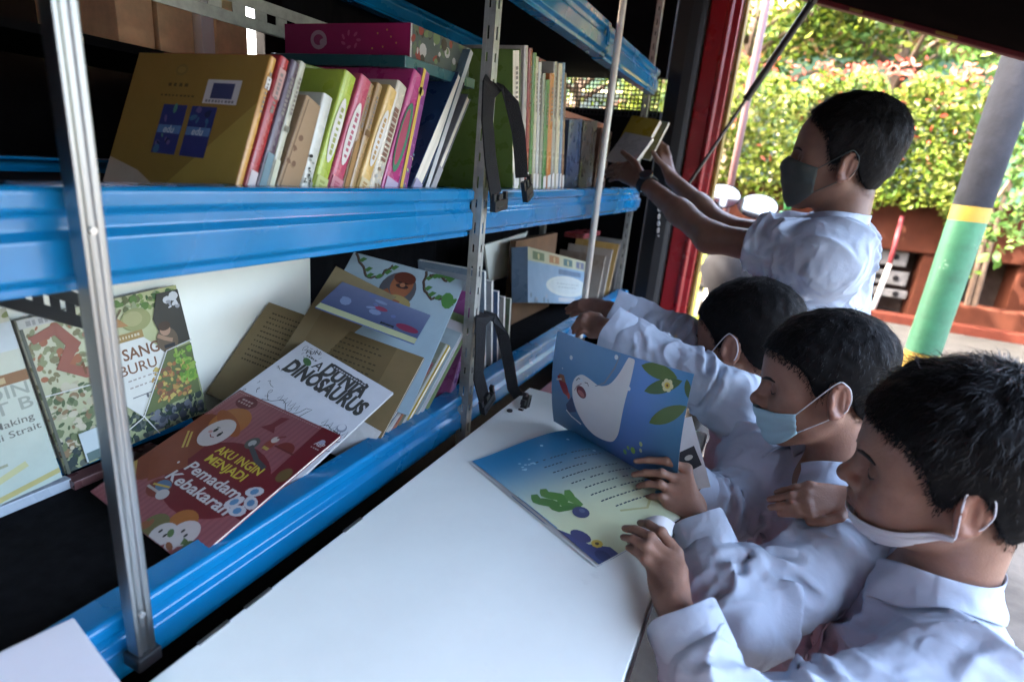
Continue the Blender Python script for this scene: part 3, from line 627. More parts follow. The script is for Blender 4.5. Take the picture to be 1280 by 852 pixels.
    A.rect(0, H * .945, L * .30, H, (.50, .50, .44)); marks(A, L * .04, H * .955, L * .2, H * .985, 5, (.3, .3, .28), rg)
def art_strait(A, L, H):
    A.grad(0, 0, L, H, lambda a, b: (.42 + .14 * b, .52 + .03 * b, .46 - .06 * b), 4, 8); A.rect(0, H * .78, L, H * .93, (.52, .58, .58)); A.blobs(9, 0, H * .93, L, H - .006, .008, [(.26, .30, .10), (.36, .40, .20)], rg)
    A.ell(L * .62, H * .80, .012, .026, (.40, .22, .08)); A.blobs(12, L * .5, H * .68, L * .78, H * .80, .006, [(.12, .11, .09), (.3, .3, .28), (.45, .44, .4)], rg)
    A.rect(0, H * .605, L, H * .665, (.26, .13, .05)); marks(A, L * .56, H * .618, L * .9, H * .650, 6, (.44, .34, .16), rg)
    A.text('MENJADIN', L - .004, H * .535, .0155, (.30, .33, .27), .015, 0, 'r', 0, L * .60); A.text('SELAT B', L - .004, H * .455, .0155, (.30, .33, .27), .015, 0, 'r', 0, L * .50)
    A.text('The Making', L - .008, H * .385, .0085, (.14, .14, .12), .008, 0, 'r', 0, L * .36); A.text('Bali Strait', L - .004, H * .325, .0085, (.14, .14, .12), .008, 0, 'r', 0, L * .30)
    A.ell(L * .66, H * .22, .013, .011, (.36, .38, .28)); A.rect(L * .58, H * .185, L * .76, H * .20, (.30, .32, .2)); A.ell(L * .12, H * .15, .011, .008, (.35, .34, .2)); A.poly([(L * .2, H * .03), (L * .42, H * .11), (L * .62, H * .07), (L * .42, H * .015)], (.36, .22, .06)); A.line([(0, H * .02), (L * .5, H * .01), (L, H * .05)], .007, (.44, .40, .14)); A.line([(L * .6, H * .1), (L * .85, H * .16)], .008, (.5, .5, .24))
Xb = -.822
cover_book(hit(82, 592, 0, Xb + .022), hit(259, 513, 0, Xb + .022), hit(30, 398, 0, Xb - .012), .006, (.16, .14, .10), 'picture book about a hunter in a jungle, propped upright against the cream board', art_hunter, grp=G_LOW)
lb = hit(78, 596, 0, Xb + .03); u_ = nrm(hit(259, 513, 0, Xb + .022) - hit(82, 592, 0, Xb + .022))
cover_book(lb - u_ * .205, lb, hit(22, 382, 0, Xb - .004) - u_ * .205, .006, (.45, .5, .45), 'pale green picture book about a strait, propped at the left edge beside the hunter book', art_strait, grp=G_LOW)
# sheets in front of their feet
p0, p1 = hit(-40, 640, 0, -.80), hit(88, 590, 0, -.80); q = MB(); q.box((-.815, p0[1], .972), (-.800, p1[1], .9865)); bo = empty('book', (-.81, p0[1], .972), 'pale blue grey book lying flat in front of the strait book', 'book'); q.build('cover', cmat((.42, .50, .58)), bo, bevel=.001)
p0, p1 = hit(90, 588, 0, -.79), hit(200, 545, 0, -.79); q = MB(); q.box((-.815, p0[1], .972), (-.79, p1[1], .985)); bo = empty('book', (-.80, p0[1], .972), 'dark maroon book lying flat in front of the hunter book', 'book'); q.build('cover', cmat((.15, .06, .06)), bo, bevel=.001)

# ================================================================== LOWEST SHELF: THE FANNED PILE
ZP = .975
def art_fire(A, L, H):
    P_ = (.34, .10, .115); DK = (.18, .012, .022)
    A.rect(0, 0, L, H, P_)
    for i in range(26): A.rect(L * i / 26, H * .0, L * (i + .42) / 26, H, (.30, .085, .10))
    for i in range(46): A.rect(.004 + (L - .008) * i / 46, H - .0045, .004 + (L - .008) * (i + .55) / 46, H - .0035, (.55, .36, .36))
    for i in range(60): A.rect(.0035, .004 + (H - .008) * i / 60, .0045, .004 + (H - .008) * (i + .55) / 60, (.55, .36, .36))
    A.ell(L * .60, H * .42, L * .36, H * .26, DK, 30); A.poly([(L * .84, H), (L, H), (L, H * .30), (L * .90, H * .30), (L * .88, H * .5)], DK)
    A.ell(L * .17, H * .93, .022, .013, (.16, .02, .03)); marks(A, L * .11, H * .936, L * .23, H * .950, 4, (.5, .3, .3), rg); marks(A, L * .10, H * .910, L * .24, H * .924, 5, (.5, .3, .3), rg)
    # firefighter at the left
    A.ell(L * .10, H * .46, L * .20, H * .30, (.24, .05, .02), 24); A.line([(0, H * .55), (L * .14, H * .40), (L * .30, H * .30)], .050, (.26, .055, .02)); A.line([(L * .06, H * .58), (L * .17, H * .47)], .0032, (.62, .42, .06)); A.line([(L * .09, H * .585), (L * .19, H * .485)], .0032, (.62, .42, .06)); A.line([(0, H * .26), (L * .16, H * .16)], .008, (.5, .32, .06))
    A.ell(L * .24, H * .755, .034, .030, (.44, .14, .02), 24); A.ell(L * .24, H * .745, .041, .012, (.36, .09, .015), 24, -.3); A.ell(L * .25, H * .655, .0255, .028, (.62, .55, .53), 24); A.ell(L * .225, H * .665, .003, .0045, K_, 10); A.ell(L * .285, H * .650, .003, .0045, K_, 10); A.line([(L * .225, H * .625), (L * .25, H * .612), (L * .275, H * .618)], .0016, (.25, .03, .03)); A.ell(L * .205, H * .64, .004, .003, (.6, .3, .28), 8); A.line([(L * .208, H * .686), (L * .235, H * .692)], .0013, K_); A.line([(L * .275, H * .675), (L * .295, H * .668)], .0013, K_)
    # title
    Y = (.66, .52, .02)
    A.text('AKU INGIN', L * .60, H * .545, .0128, Y, .03, 0, 'c', 0, L * .42); A.text('MENJADI', L * .58, H * .470, .0128, Y, .03, 0, 'c', 0, L * .36)
    A.text('Pemadam', L * .60, H * .370, .0160, (.68, .66, .66), .03, .12, 'c', 0, L * .50); A.text('Kebakaran', L * .60, H * .275, .0160, (.68, .66, .66), .03, .12, 'c', 0, L * .58)
    A.ell(L * .27, H * .385, .002, .002, (.68, .66, .66), 8); A.ell(L * .93, H * .365, .002, .002, (.68, .66, .66), 8)
    # hydrant, rope, axe, helmet, little figures
    A.poly([(L * .52, H * .94), (L * .58, H * .96), (L * .56, H * .86), (L * .60, H * .82), (L * .47, H * .82), (L * .51, H * .87)], (.20, .02, .03))
    A.ell(L * .55, H * .70, .011, .011, (.10, .10, .09)); A.ell(L * .55, H * .70, .006, .006, (.42, .42, .40)); A.line([(L * .56, H * .68), (L * .70, H * .62), (L * .80, H * .60)], .007, (.07, .07, .08)); A.ell(L * .66, H * .74, .008, .011, (.30, .05, .03)); A.ell(L * .66, H * .785, .006, .006, (.60, .50, .45)); A.rect(L * .64, H * .70, L * .69, H * .72, (.5, .35, .06)); A.line([(L * .66, H * .80), (L * .70, H * .835)], .003, (.2, .03, .03))
    A.ell(L * .78, H * .755, .016, .013, (.20, .025, .02), 16, 0, 0, math.pi); A.rect(L * .70, H * .745, L * .87, H * .757, (.15, .02, .02))
    A.ell(L * .95, H * .62, .010, .012, (.16, .10, .03)); A.text('AEP', L * .945, H * .87, .007, (.66, .62, .66), .03, 0, 'c'); A.ell(L * .945, H * .905, .005, .004, (.4, .4, .55)); marks(A, L * .91, H * .845, L * .98, H * .852, 4, (.6, .5, .5), rg)
    for u, v, a in ((.90, .46, .4), (.95, .40, -.3), (.86, .36, .9), (.93, .33, .2)): A.ell(L * u, H * v, .013, .008, (.62, .62, .66), 10, a); A.ell(L * u, H * v, .006, .005, (.10, .28, .50), 8, a)
    A.ell(L * .36, H * .215, .020, .015, (.22, .04, .03)); A.ell(L * .37, H * .235, .013, .009, (.10, .20, .34)); A.rect(L * .28, H * .185, L * .47, H * .20, (.5, .45, .42)); A.ell(L * .43, H * .195, .010, .008, (.55, .52, .5)); A.line([(L * .30, H * .215), (L * .42, H * .245)], .003, (.6, .42, .06))
    A.ell(L * .72, H * .145, .021, .017, (.40, .13, .02)); A.ell(L * .80, H * .105, .020, .018, (.60, .54, .52)); A.ell(L * .78, H * .11, .002, .003, K_, 8); A.ell(L * .82, H * .10, .002, .003, K_, 8); A.ell(L * .60, H * .06, .018, .016, (.16, .14, .05)); A.ell(L * .70, H * .045, .018, .016, (.58, .54, .52)); A.blobs(7, L * .52, .004, L * .97, H * .07, .010, [(.10, .18, .06), (.28, .10, .04), (.6, .56, .54)], rg); A.ell(L * .67, H * .05, .002, .003, K_, 8); A.ell(L * .72, H * .045, .002, .003, K_, 8)
    marks(A, L * .10, H * .10, L * .24, H * .115, 6, (.55, .36, .38), rg); marks(A, L * .08, H * .075, L * .26, H * .09, 7, (.55, .36, .38), rg)
def art_dino(A, L, H):
    A.rect(0, 0, L, H, (.60, .62, .66)); rr = np.random.default_rng(3)
    K2 = (.055, .055, .05)
    A.text('DUNIA', L * .60, H * .865, .0270, K2, .075, 0, 'c', 0, L * .46); A.text('DINOSAURUS', L * .52, H * .765, .0270, K2, .075, 0, 'c', 0, L * .84); A.text('A', L * .31, H * .870, .018, K2, .02, 0, 'c')
    A.poly([(L * .40, H * .965), (L * .80, H * .955), (L * .80, H * .930), (L * .40, H * .938)], (.05, .05, .05)); marks(A, L * .42, H * .940, L * .78, H * .950, 13, (.5, .5, .52), rr)
    A.text('FUN', L * .17, H * .945, .009, K2, .02, 0, 'c', .5); marks(A, L * .14, H * .915, L * .26, H * .925, 5, K2, rr); 
    for i in range(9): A.line([(L * .17 + .016 * math.cos(i * .7), H * .94 + .012 * math.sin(i * .7)), (L * .17 + .019 * math.cos(i * .7 + .35), H * .94 + .015 * math.sin(i * .7 + .35))], .0008, K2)
    A.ell(L * .20, H * .885, .011, .006, (.07, .16, .06), 12, -.4)
    def dino(u, v, sc):
        o = [(0, 0), (.05, .02), (.09, .06), (.12, .05), (.15, .02), (.19, .015), (.22, .05), (.23, .09), (.26, .10), (.25, .07), (.24, .03), (.22, -.02), (.18, -.05), (.175, -.10), (.155, -.10), (.15, -.06), (.10, -.06), (.095, -.10), (.075, -.10), (.07, -.04), (.0, 0)]
        A.line([(u + a * sc, v + b_ * sc) for a, b_ in o], .0011, K2); 
        for k in range(5): A.line([(u + (.06 + k * .03) * sc, v + .05 * sc), (u + (.07 + k * .03) * sc, v + .085 * sc), (u + (.08 + k * .03) * sc, v + .045 * sc)], .0009, K2)
    dino(L * .66, H * .56, .34); dino(L * .22, H * .55, .30); dino(L * .1, H * .30, .3); dino(L * .55, H * .28, .3)
    for k in range(46):
        u, v = rr.uniform(0, L * .22), rr.uniform(0, H * .98)
        if rr.random() < .4: u = rr.uniform(0, L)
        if v > H * .62 and u > L * .13: continue
        t = np.linspace(0, rr.uniform(1.5, 5), 7); r_ = rr.uniform(.003, .009); A.line(np.stack([u + r_ * np.cos(t) + .004 * t, v + r_ * np.sin(t)], 1), .0008, K2)
    A.ell(L * .92, H * .655, .008, .008, (.25, .27, .33)); A.ell(L * .915, H * .66, .006, .006, (.6, .62, .66)); marks(A, L * .88, H * .617, L * .96, H * .623, 4, K2, rr)
KR = (.22, .155, .065)
def art_kraft(A, L, H):
    A.rect(0, 0, L, H, (.22, .155, .065)); rr = np.random.default_rng(8)
    A.rect(L * .50, H * .0, L * .84, H, (.17, .12, .048)); A.rect(0, 0, L * .42, H, (.25, .18, .08))
    for k in range(11):
        marks(A, L * .06, H * (.90 - k * .05), L * (.36 - .08 * rr.random()), H * (.905 - k * .05) + .0018, 14, (.07, .05, .022), rr)
        marks(A, L * .46, H * (.92 - k * .05), L * (.80 - .1 * rr.random()), H * (.925 - k * .05) + .0018, 12, (.07, .05, .022), rr)
def art_kraft2(A, L, H):
    A.rect(0, 0, L, H, (.20, .15, .07)); A.rect(L * .1, H * .1, L * .9, H * .9, (.18, .13, .055))
def art_blue(A, L, H):
    A.grad(0, 0, L, H, lambda a, b: (.05 + .10 * b, .07 + .11 * b, .16 + .14 * b), 8, 4); A.rect(0, 0, L, H * .16, (.42, .44, .24)); A.ell(L * .52, H * .62, .012, .008, (.28, .05, .10)); A.ell(L * .86, H * .34, .020, .012, (.22, .03, .07)); A.rect(L * .6, H * .20, L * .74, H * .27, (.05, .06, .09)); A.blobs(9, L * .1, H * .3, L * .8, H * .9, .014, [(.20, .26, .42), (.12, .16, .34)], rg)
def art_vine(A, L, H):
    A.grad(0, 0, L, H, lambda a, b: (.30 + .06 * b, .44 + .04 * b, .52 + .02 * b), 4, 4)
    def vine(pts):
        t = np.linspace(0, 1, 26); p = np.array(pts); s = np.linspace(0, 1, len(p)); q = np.stack([np.interp(t, s, p[:, 0]), np.interp(t, s, p[:, 1])], 1) + .002 * np.stack([np.sin(t * 30), np.cos(t * 34)], 1)
        A.line(q, .0052, (.07, .045, .035)); A.line(q + V(.0005, .0008), .0016, (.13, .09, .06))
        for i in range(2, 26, 4): A.poly([q[i], q[i] + V(.006, .009), q[i] + V(.015, .008), q[i] + V(.008, -.003)], (.07, .20, .04))
    vine([(L * .02, H * .99), (L * .14, H * .90), (L * .20, H * .84), (L * .30, H * .85), (L * .34, H * .93), (L * .38, H * .98)]); vine([(L * .66, H * .99), (L * .70, H * .86), (L * .80, H * .80), (L * .90, H * .84), (L * .99, H * .80)]); vine([(L * .70, H * .97), (L * .80, H * .99), (L * .86, H * .96)])
    A.ell(L * .50, H * .80, .036, .040, (.10, .10, .11), 20); A.ell(L * .52, H * .84, .022, .028, (.34, .12, .05), 20); A.ell(L * .52, H * .90, .022, .014, (.13, .035, .02), 18); A.ell(L * .525, H * .835, .013, .005, (.05, .03, .03), 12); A.ell(L * .525, H * .845, .0055, .005, (.42, .17, .08), 10); A.rect(L * .485, H * .858, L * .512, H * .866, K_); A.rect(L * .535, H * .858, L * .562, H * .866, K_); A.ell(L * .56, H * .72, .024, .012, (.36, .28, .10), 14, -.2); A.line([(L * .40, H * .78), (L * .48, H * .71), (L * .56, H * .70)], .012, (.32, .11, .05)); A.poly([(L * .55, H * .62), (L * .66, H * .66), (L * .70, H * .60), (L * .60, H * .55)], (.24, .05, .10)); A.ell(L * .93, H * .82, .012, .018, (.08, .24, .05), 10, .3)
# the pile leans against itself: nearly flat in front, steeper towards the right
XR = -.527
def pile(TL, TR, BL, cut, th, col, label, fn, lift=0., name='picture_book', **k):
    TL, TR, BL = V(*TL), V(*TR), V(*BL); BL = TL + (BL - TL) * cut; n_ = nrm(np.cross(TR - TL, TL - BL)); o = n_ * lift
    return cover_book(BL + o, BL + (TR - TL) + o, TL + o, th, col, label, fn, name=name, grp=k.pop('grp', G_LOW), **k)
pile((-.720, .596, 1.059), (-.489, .564, 1.061), (-.749, .380, .979), 1., .004, (.26, .06, .07), 'dusty red picture book of a firefighter, topmost on the fanned pile', art_fire, .008)
pile((-.709, .723, 1.119), (-.515, .717, 1.073), (-.753, .387, .978), .80, .004, (.6, .6, .62), 'white colouring book of dinosaurs lying under the firefighter book', art_dino, .000)
pile((-.848, .774, 1.154), (-.516, .806, 1.109), (-.855, .596, .978), .80, .005, KR, 'brown kraft paper booklet open under the dinosaur book', art_kraft, 0, m=cmat(KR, False))
pile((-.719, .808, 1.251), (-.523, .877, 1.169), (-.741, .648, 1.064), .80, .004, (.33, .26, .13), 'plain tan sheet poking out behind the kraft booklet', art_kraft2, -.030, m=cmat((.20, .15, .07), False))
pile((-.696, .803, 1.209), (-.545, .866, 1.163), (-.676, .747, 1.200), 2.0, .002, (.12, .16, .3), 'glossy blue book jacket catching light in the pile', art_blue, .006, m=mat('glossy jacket', (.10, .14, .30), .12, coat=.6, bump=.8, bscale=14))
pile((-.746, .894, 1.253), (-.519, .94, 1.226), (-.728, .68, 1.036), .92, .004, (.32, .44, .5), 'light blue picture book of a moustached man', art_vine, 0)
# edges of the fan seen along the rail: (foot px, top px, colour, thickness, label)
fan = [((447, 582), (519, 472), (.62, .62, .60), .003, 'white booklet edge directly behind the dinosaur book'), ((455, 578), (526, 462), (.10, .14, .22), .003, 'navy booklet in the fan behind the white one'), ((464, 573), (532, 455), (.60, .58, .52), .004, 'cream booklet in the fan behind the navy one'),
       ((474, 567), (540, 440), (.50, .18, .06), .004, 'rust orange booklet in the fan'), ((482, 563), (546, 425), (.20, .22, .16), .004, 'olive grey booklet in the fan behind the rust one'), ((493, 556), (553, 428), (.66, .46, .03), .010, 'bright yellow thick booklet in the fan'), ((506, 548), (566, 412), (.36, .46, .50), .005, 'pale blue booklet in the fan behind the yellow one'),
       ((451, 580), (523, 467), (.66, .65, .60), .002, 'thin ivory booklet squeezed beside the navy one in the fan'), ((469, 570), (536, 447), (.30, .10, .10), .003, 'thin maroon booklet beside the rust one in the fan'), ((488, 559), (549, 427), (.64, .63, .58), .003, 'thin white booklet in front of the bright yellow one'), ((512, 545), (572, 402), (.62, .60, .62), .004, 'white booklet right of the pale blue one in the fan'), ((519, 541), (578, 394), (.24, .34, .14), .004, 'green booklet next to the purple board book in the fan')]
for (fx, fy), (tx, ty), c, th, lb in fan:
    F, T_ = hit(fx, fy, 0, XR), hit(tx, ty, 0, XR); F = F + (F - T_) * ((F[2] - ZP - .002) / max(T_[2] - F[2], .01)) if F[2] > ZP else F
    wdt = RNG.uniform(.15, .18); o = V(-wdt, -.012, .030); cover_book(F + o, F, T_ + o, th, c, lb, None, grp='booklets fanned behind the pile', name='booklet')
F, T_ = hit(550, 545, 0, XR), hit(590, 366, 0, XR); F = F + (F - T_) * ((F[2] - ZP - .002) / (T_[2] - F[2]))
U = nrm(V(.97, .19, -.11)); d = nrm((T_ - F) - U * ((T_ - F) @ U)); L0 = np.linalg.norm(T_ - F); n_ = nrm(np.cross(U, d)); R = np.array([U, d, n_]).T; F = F - n_ * .006
q = MB(); pb = empty('board_book', F, 'thick purple board book standing at the right end of the fan', 'book', G_LOW)
q.box((-.21, 0, -.026), (0, L0, 0), R=R, o=F); q.build('cover', cmat((.27, .055, .20)), pb, bevel=.002)
A = Art(F + R @ V(.0001, 0, -.026), n_, d); A.rect(.001, .0, .025, L0 * .28, (.45, .30, .45)); A.rect(.008, .0, .012, L0, (.34, .10, .26)); A.blobs(7, .004, 0, .022, L0 * .2, .004, [(.55, .6, .1), (.1, .2, .4), (.5, .4, .5)], RNG)
A.N = U; A.build('spine_print', pb)

# ================================================================== LOWEST SHELF, FURTHER RIGHT
fr = [((604, 470), (604, 340), (.30, .42, .52), 'pale blue booklet at the left of the small stack behind the strap'), ((612, 468), (613, 352), (.50, .50, .48), 'white booklet second in the small stack behind the strap'), ((619, 466), (621, 365), (.12, .20, .36), 'dark blue booklet in the small stack behind the strap'), ((626, 462), (629, 372), (.55, .50, .42), 'cream booklet in the small stack behind the strap'), ((632, 458), (637, 374), (.16, .22, .14), 'dark green booklet right of the small stack behind the strap')]
for (fx, fy), (tx, ty), c, lb in fr:
    F, T_ = hit(fx, fy, 0, -.56), hit(tx, ty, 0, -.56); F[2] = ZP
    cover_book(F + V(-.17, 0, 0), F + V(0, .004, 0), T_ + V(-.17, 0, 0), .010, c, lb, lambda A, L, H: (A.rect(L * .1, H * .72, L * .92, H * .94, (.45, .52, .58)), A.rect(L * .15, H * .4, L * .85, H * .62, (.25, .32, .42)), A.blobs(10, L * .1, H * .1, L * .9, H * .9, .012, [(.42, .36, .16), (.12, .2, .32), (.3, .12, .1)], RNG)), name='booklet', grp='small stack of booklets behind the strap')
def art_game(A, L, H):
    A.rect(0, 0, L, H, (.20, .32, .44)); A.rect(0, H * .76, L, H, (.40, .40, .26))
    for k in range(5): A.rect(L * (.05 + k * .19), H * .80, L * (.18 + k * .19), H * .95, [(.10, .15, .08), (.34, .16, .06), (.06, .14, .14), (.10, .12, .20), (.2, .16, .06)][k]); A.ell(L * (.115 + k * .19), H * .87, .008, .009, (.5, .42, .2))
    A.rect(L * .36, H * .60, L * .70, H * .71, (.10, .16, .24)); A.ell(L * .50, H * .36, L * .30, H * .22, (.50, .54, .50), 24); A.ell(L * .48, H * .37, L * .24, H * .17, (.44, .50, .50), 24); marks(A, L * .34, H * .40, L * .66, H * .42, 8, (.25, .3, .3), RNG); marks(A, L * .36, H * .33, L * .62, H * .35, 7, (.25, .3, .3), RNG); A.rect(L * .36, H * .03, L * .60, H * .12, (.45, .46, .46)); A.blobs(8, 0, 0, L * .3, H * .2, .012, [(.3, .3, .32), (.12, .2, .26)], RNG)
XG = -.60
bl, br, tl = hit(662, 376, 0, XG), hit(748, 379, 0, XG + .03), hit(672, 312, 0, XG - .03)
bl[2] = br[2] = 1.07
cover_book(hit(660, 378, 0, XG), hit(746, 380, 0, XG), hit(674, 312, 0, XG - .03), .05, (.2, .3, .42), 'blue boxed book set with small pictures along its top, behind the white rod', art_game, grp=G_LOW)
lean2 = [((745, 382), (757, 320), (.40, .30, .22)), ((752, 380), (766, 312), (.50, .42, .34)), ((758, 378), (774, 305), (.58, .34, .08)), ((764, 376), (780, 300), (.44, .44, .44)), ((770, 372), (786, 292), (.60, .58, .54))]
lbs = ['tan book leaning against the boxed set behind the white rod', 'beige book second from the boxed set behind the white rod', 'amber book third in the leaning row behind the white rod', 'grey book fourth in the leaning row behind the white rod', 'off white book at the right end of the row behind the white rod']
for ((fx, fy), (tx, ty), c), lb in zip(lean2, lbs):
    F, T_ = hit(fx, fy, 0, -.56), hit(tx, ty, 0, -.56); F = F + (F - T_) * ((F[2] - ZP - .001) / max(T_[2] - F[2], .02))
    cover_book(F + V(-.18, 0, 0), F, T_ + V(-.18, 0, 0), .008, c, lb, None, grp='row leaning behind the white rod')
q = MB(); p0, p1 = hit(650, 370, 0, -.66), hit(672, 296, 0, -.68); wb = empty('book', p0, 'wooden brown book standing behind the blue boxed set', 'book')
q.box((-.70, p0[1] - .02, ZP), (-.68, p0[1] + .32, p1[2])); q.build('cover', mat('wood brown', (.13, .065, .03), .5, var=.3, vscale=14), wb, bevel=.001)
p0 = hit(722, 298, 0, -.62); q = MB(); rb_ = empty('book', p0, 'dark red book lying across the tops behind the white rod', 'book'); q.box((-.67, p0[1], p0[2]), (-.60, p0[1] + .20, p0[2] + .016)); q.build('cover', cmat((.22, .02, .03)), rb_, bevel=.001)
# books at the far end of the middle shelf, near the man's hands
for (a, b_, tx, ty, c, lb) in ((706, 722, 712, 150, (.05, .08, .16), 'dark navy book standing at the far end of the middle shelf'), (723, 740, 730, 152, (.06, .045, .035), 'dark brown book standing at the far end of the middle shelf'), (742, 756, 752, 160, (.12, .05, .03), 'rust brown book standing left of the man\'s hands')):
    add_row(a, b_, tx, ty, .16, c, lb, None, 'spine', 'dark books at the far end of the middle shelf', 233, x=-.60)
p0 = hit(710, 185, 0, -.62); q = MB(); bx = empty('storage_box', (-.70, p0[1], ZD), 'dim brown storage box at the far end of the middle shelf', 'box'); q.box((-.84, p0[1] + .04, ZD), (-.66, 2.2, ZD + .20)); q.build('box_body', mat('brown carton', (.12, .07, .035), .8, var=.2), bx, bevel=.002)
q = MB(); q.box((-.845, p0[1] + .038, ZD + .2003), (-.655, 2.203, ZD + .23)); q.build('lid', mat('orange lid', (.30, .10, .03), .6, var=.2), bx, bevel=.002)

# cartons seen through the opening behind the left bay
sh = empty('rear_rack', (-1.3, .9, .7), 'dim rear rack with a pale green edge behind the left bay', 'shelf rack')
q = MB(); q.box((-1.55, -.4, 1.575), (-1.12, 1.08, 1.590)); q.build('shelf', M_BLACK, sh)
q = MB(); q.box((-1.14, -.4, 1.77), (-1.12, 1.08, 1.80)); q.build('edge', mat('mint edge', (.12, .38, .27), .5), sh)
CART = mat('cardboard', (.78, .54, .31), .85, var=.2, vscale=25, bump=.15)
cx = [(.745, .815, .15, 'tan carton at the left end of the rear rack'), (.825, .90, .14, 'tan carton in the middle of the rear rack'), (.955, 1.035, .14, 'tan carton right of the white folder')]
for y0, y1, hh, lb in cx:
    q = MB(); r = empty('carton', (-1.3, y0, 1.59), lb, 'box', 'cartons on the rear rack'); q.box((-1.42, y0, 1.5905), (-1.17, y1, 1.59 + hh)); q.build('carton_body', CART, r, bevel=.002)
q = MB(); fo = empty('folder', (-1.3, .915, 1.59), 'bright white folder standing between the cartons on the rear rack', 'folder'); q.box((-1.36, .915, 1.5905), (-1.165, .945, 1.74)); q.build('cover', mat('white folder', (.8, .8, .8), .5), fo, bevel=.001)

# ================================================================== THE OPEN BOOK ON THE TABLE
ob = empty('open_picture_book', (-.25, .8, .973), 'open sea picture book on the white table, one page lifted showing a white ray', 'book')
PA, PB, PC = hit(590, 578, 2, .9725), hit(748, 708, 2, .9725), hit(692, 526, 2, .980)
PD = PB + PC - PA; Sx = nrm(PD - PC); HS = np.linalg.norm(PB - PA); WD = np.linalg.norm(PC - PA); Nn = nrm(PC - PA - Sx * ((PC - PA) @ Sx))
# near page: u from the spine's far end towards the reader along the spine, v from the spine outwards
def near_warp(lift0=0.):
    def f(uv, lift):
        a = uv[:, 0] / HS; b_ = uv[:, 1] / WD                         # a along the spine, b from outer edge (0) to spine (1)
        z = .9755 + .014 * np.sin(np.clip(b_, 0, 1) * math.pi * .62) ** 1.6 - .006 * b_ ** 6 + .002 * np.sin(a * 3)
        P = PA + np.outer(a * HS, nrm(PB - PA)) + np.outer(b_ * WD, Nn); P[:, 2] = z + lift + lift0; return P
    return f
def far_warp(side=1, off=0.):
    def f(uv, lift):
        a = uv[:, 0] / HS; b_ = uv[:, 1] / WF; ang = np.radians(64 + 34 * np.clip(b_, 0, 1)); 
        k = 24; ts = np.linspace(0, 1, k + 1); 
        aa = np.radians(106 - 22 * ts); cx_ = np.r_[0, np.cumsum(np.cos(aa[:-1]) / k)]; cz_ = np.r_[0, np.cumsum(np.sin(aa[:-1]) / k)]
        twist = .010 * np.sin(a * math.pi) * b_
        P = PC + np.outer(a * HS, Sx) + np.outer(np.interp(b_, ts, cx_) * WF - twist - (lift + off) * .9, Nn); P[:, 2] += np.interp(b_, ts, cz_) * WF + .02 * a * b_; return P
    return f
WF = .188
SEA = lambda a, b: tuple(np.array((.012, .13, .33)) * (1 - b) + np.array((.015, .20, .42)) * b)
def near_col(a, b):                                                     # a along spine (0 far end), b outer->spine
    t = np.clip((a * .95 + (1 - b) * .12 - .16) / .66, 0, 1); t = t * t * (3 - 2 * t)
    return tuple(np.array((.012, .19, .38)) * (1 - t) * (1.1 - .35 * b) + np.array((.52, .56, .32)) * t)
TK = 1.12
A = Art((0, 0, 0), (1, 0, 0), (0, 1, 0), near_warp(), (HS, WD)); rs = np.random.default_rng(21)
A.grad(0, 0, HS, WD, near_col, 26, 20)
for k in range(10):                                                     # lines of print run along the page height direction
    b_ = .86 - k * .052; a0 = .10 + .018 * (k % 3) + .035 * k; a1 = min(.96, a0 + [.55, .66, .60, .18, .55, .62, .50, .56, .60, .44][k])
    u0 = WD * (.18 + .0 * k)
    n_ = int((a1 - a0) * 34)
for k in range(9):
    a = .235 + k * .066; b0 = .36 + .028 * k * .3; ln = [.50, .52, .30, .50, .54, .52, .50, .48, .36][k]; m_ = int(ln * 32); 
    for i in range(m_):
        if rs.random() < .14: continue
        b1 = b0 + ln * i / m_; A.poly([(a * HS + (b1 - .5) * .03, b1 * WD), (a * HS + .0026 + (b1 - .5) * .03, b1 * WD), (a * HS + .0026 + (b1 - .5) * .03, (b1 + ln / m_ * rs.uniform(.55, .9)) * WD), (a * HS + (b1 - .5) * .03, (b1 + ln / m_ * rs.uniform(.5, .9)) * WD)], (.035, .06, .08))
for k in range(11): A.ell(HS * (.17 + .085 * rs.random()), WD * (.20 + .16 * rs.random()), .0026, .0018, (.30, .52, .62), 8, 1)
for u, v in ((.10, .55), (.30, .86), (.12, .8), (.55, .93)): A.ell(HS * u, WD * v, .003, .003, (.35, .55, .65), 10)
def weed(pts, w0, c): t = np.linspace(0, 1, 14); p = np.array(pts, float); s = np.linspace(0, 1, len(p)); A.line(np.stack([np.interp(t, s, p[:, 0]) * HS, np.interp(t, s, p[:, 1]) * WD], 1), [w0 * (.5 + math.sin(x * 3)) for x in t * .95], c)
weed([(.66, .28), (.60, .20), (.55, .24), (.48, .17), (.44, .20)], .012, (.07, .19, .03)); weed([(.66, .27), (.61, .13), (.56, .15), (.50, .08), (.45, .11)], .012, (.06, .16, .03)); weed([(.66, .29), (.58, .28), (.52, .32)], .010, (.09, .22, .04))
A.ell(HS * .695, WD * .235, .013, .012, (.05, .06, .13), 16); A.ell(HS * .69, WD * .25, .005, .004, (.10, .12, .2), 10)
A.poly([(HS, 0), (HS * .72, 0), (HS * .80, WD * .05), (HS * .88, WD * .07), (HS * .95, WD * .16), (HS, WD * .16)], (.05, .065, .16)); A.ell(HS * .82, WD * .08, .016, .010, (.05, .06, .14), 14, .2); A.ell(HS * .90, WD * .115, .008, .008, (.55, .40, .04), 8); A.ell(HS * .90, WD * .115, .003, .003, (.10, .07, .03), 8); A.ell(HS * .97, WD * .07, .012, .009, (.03, .04, .10), 12)
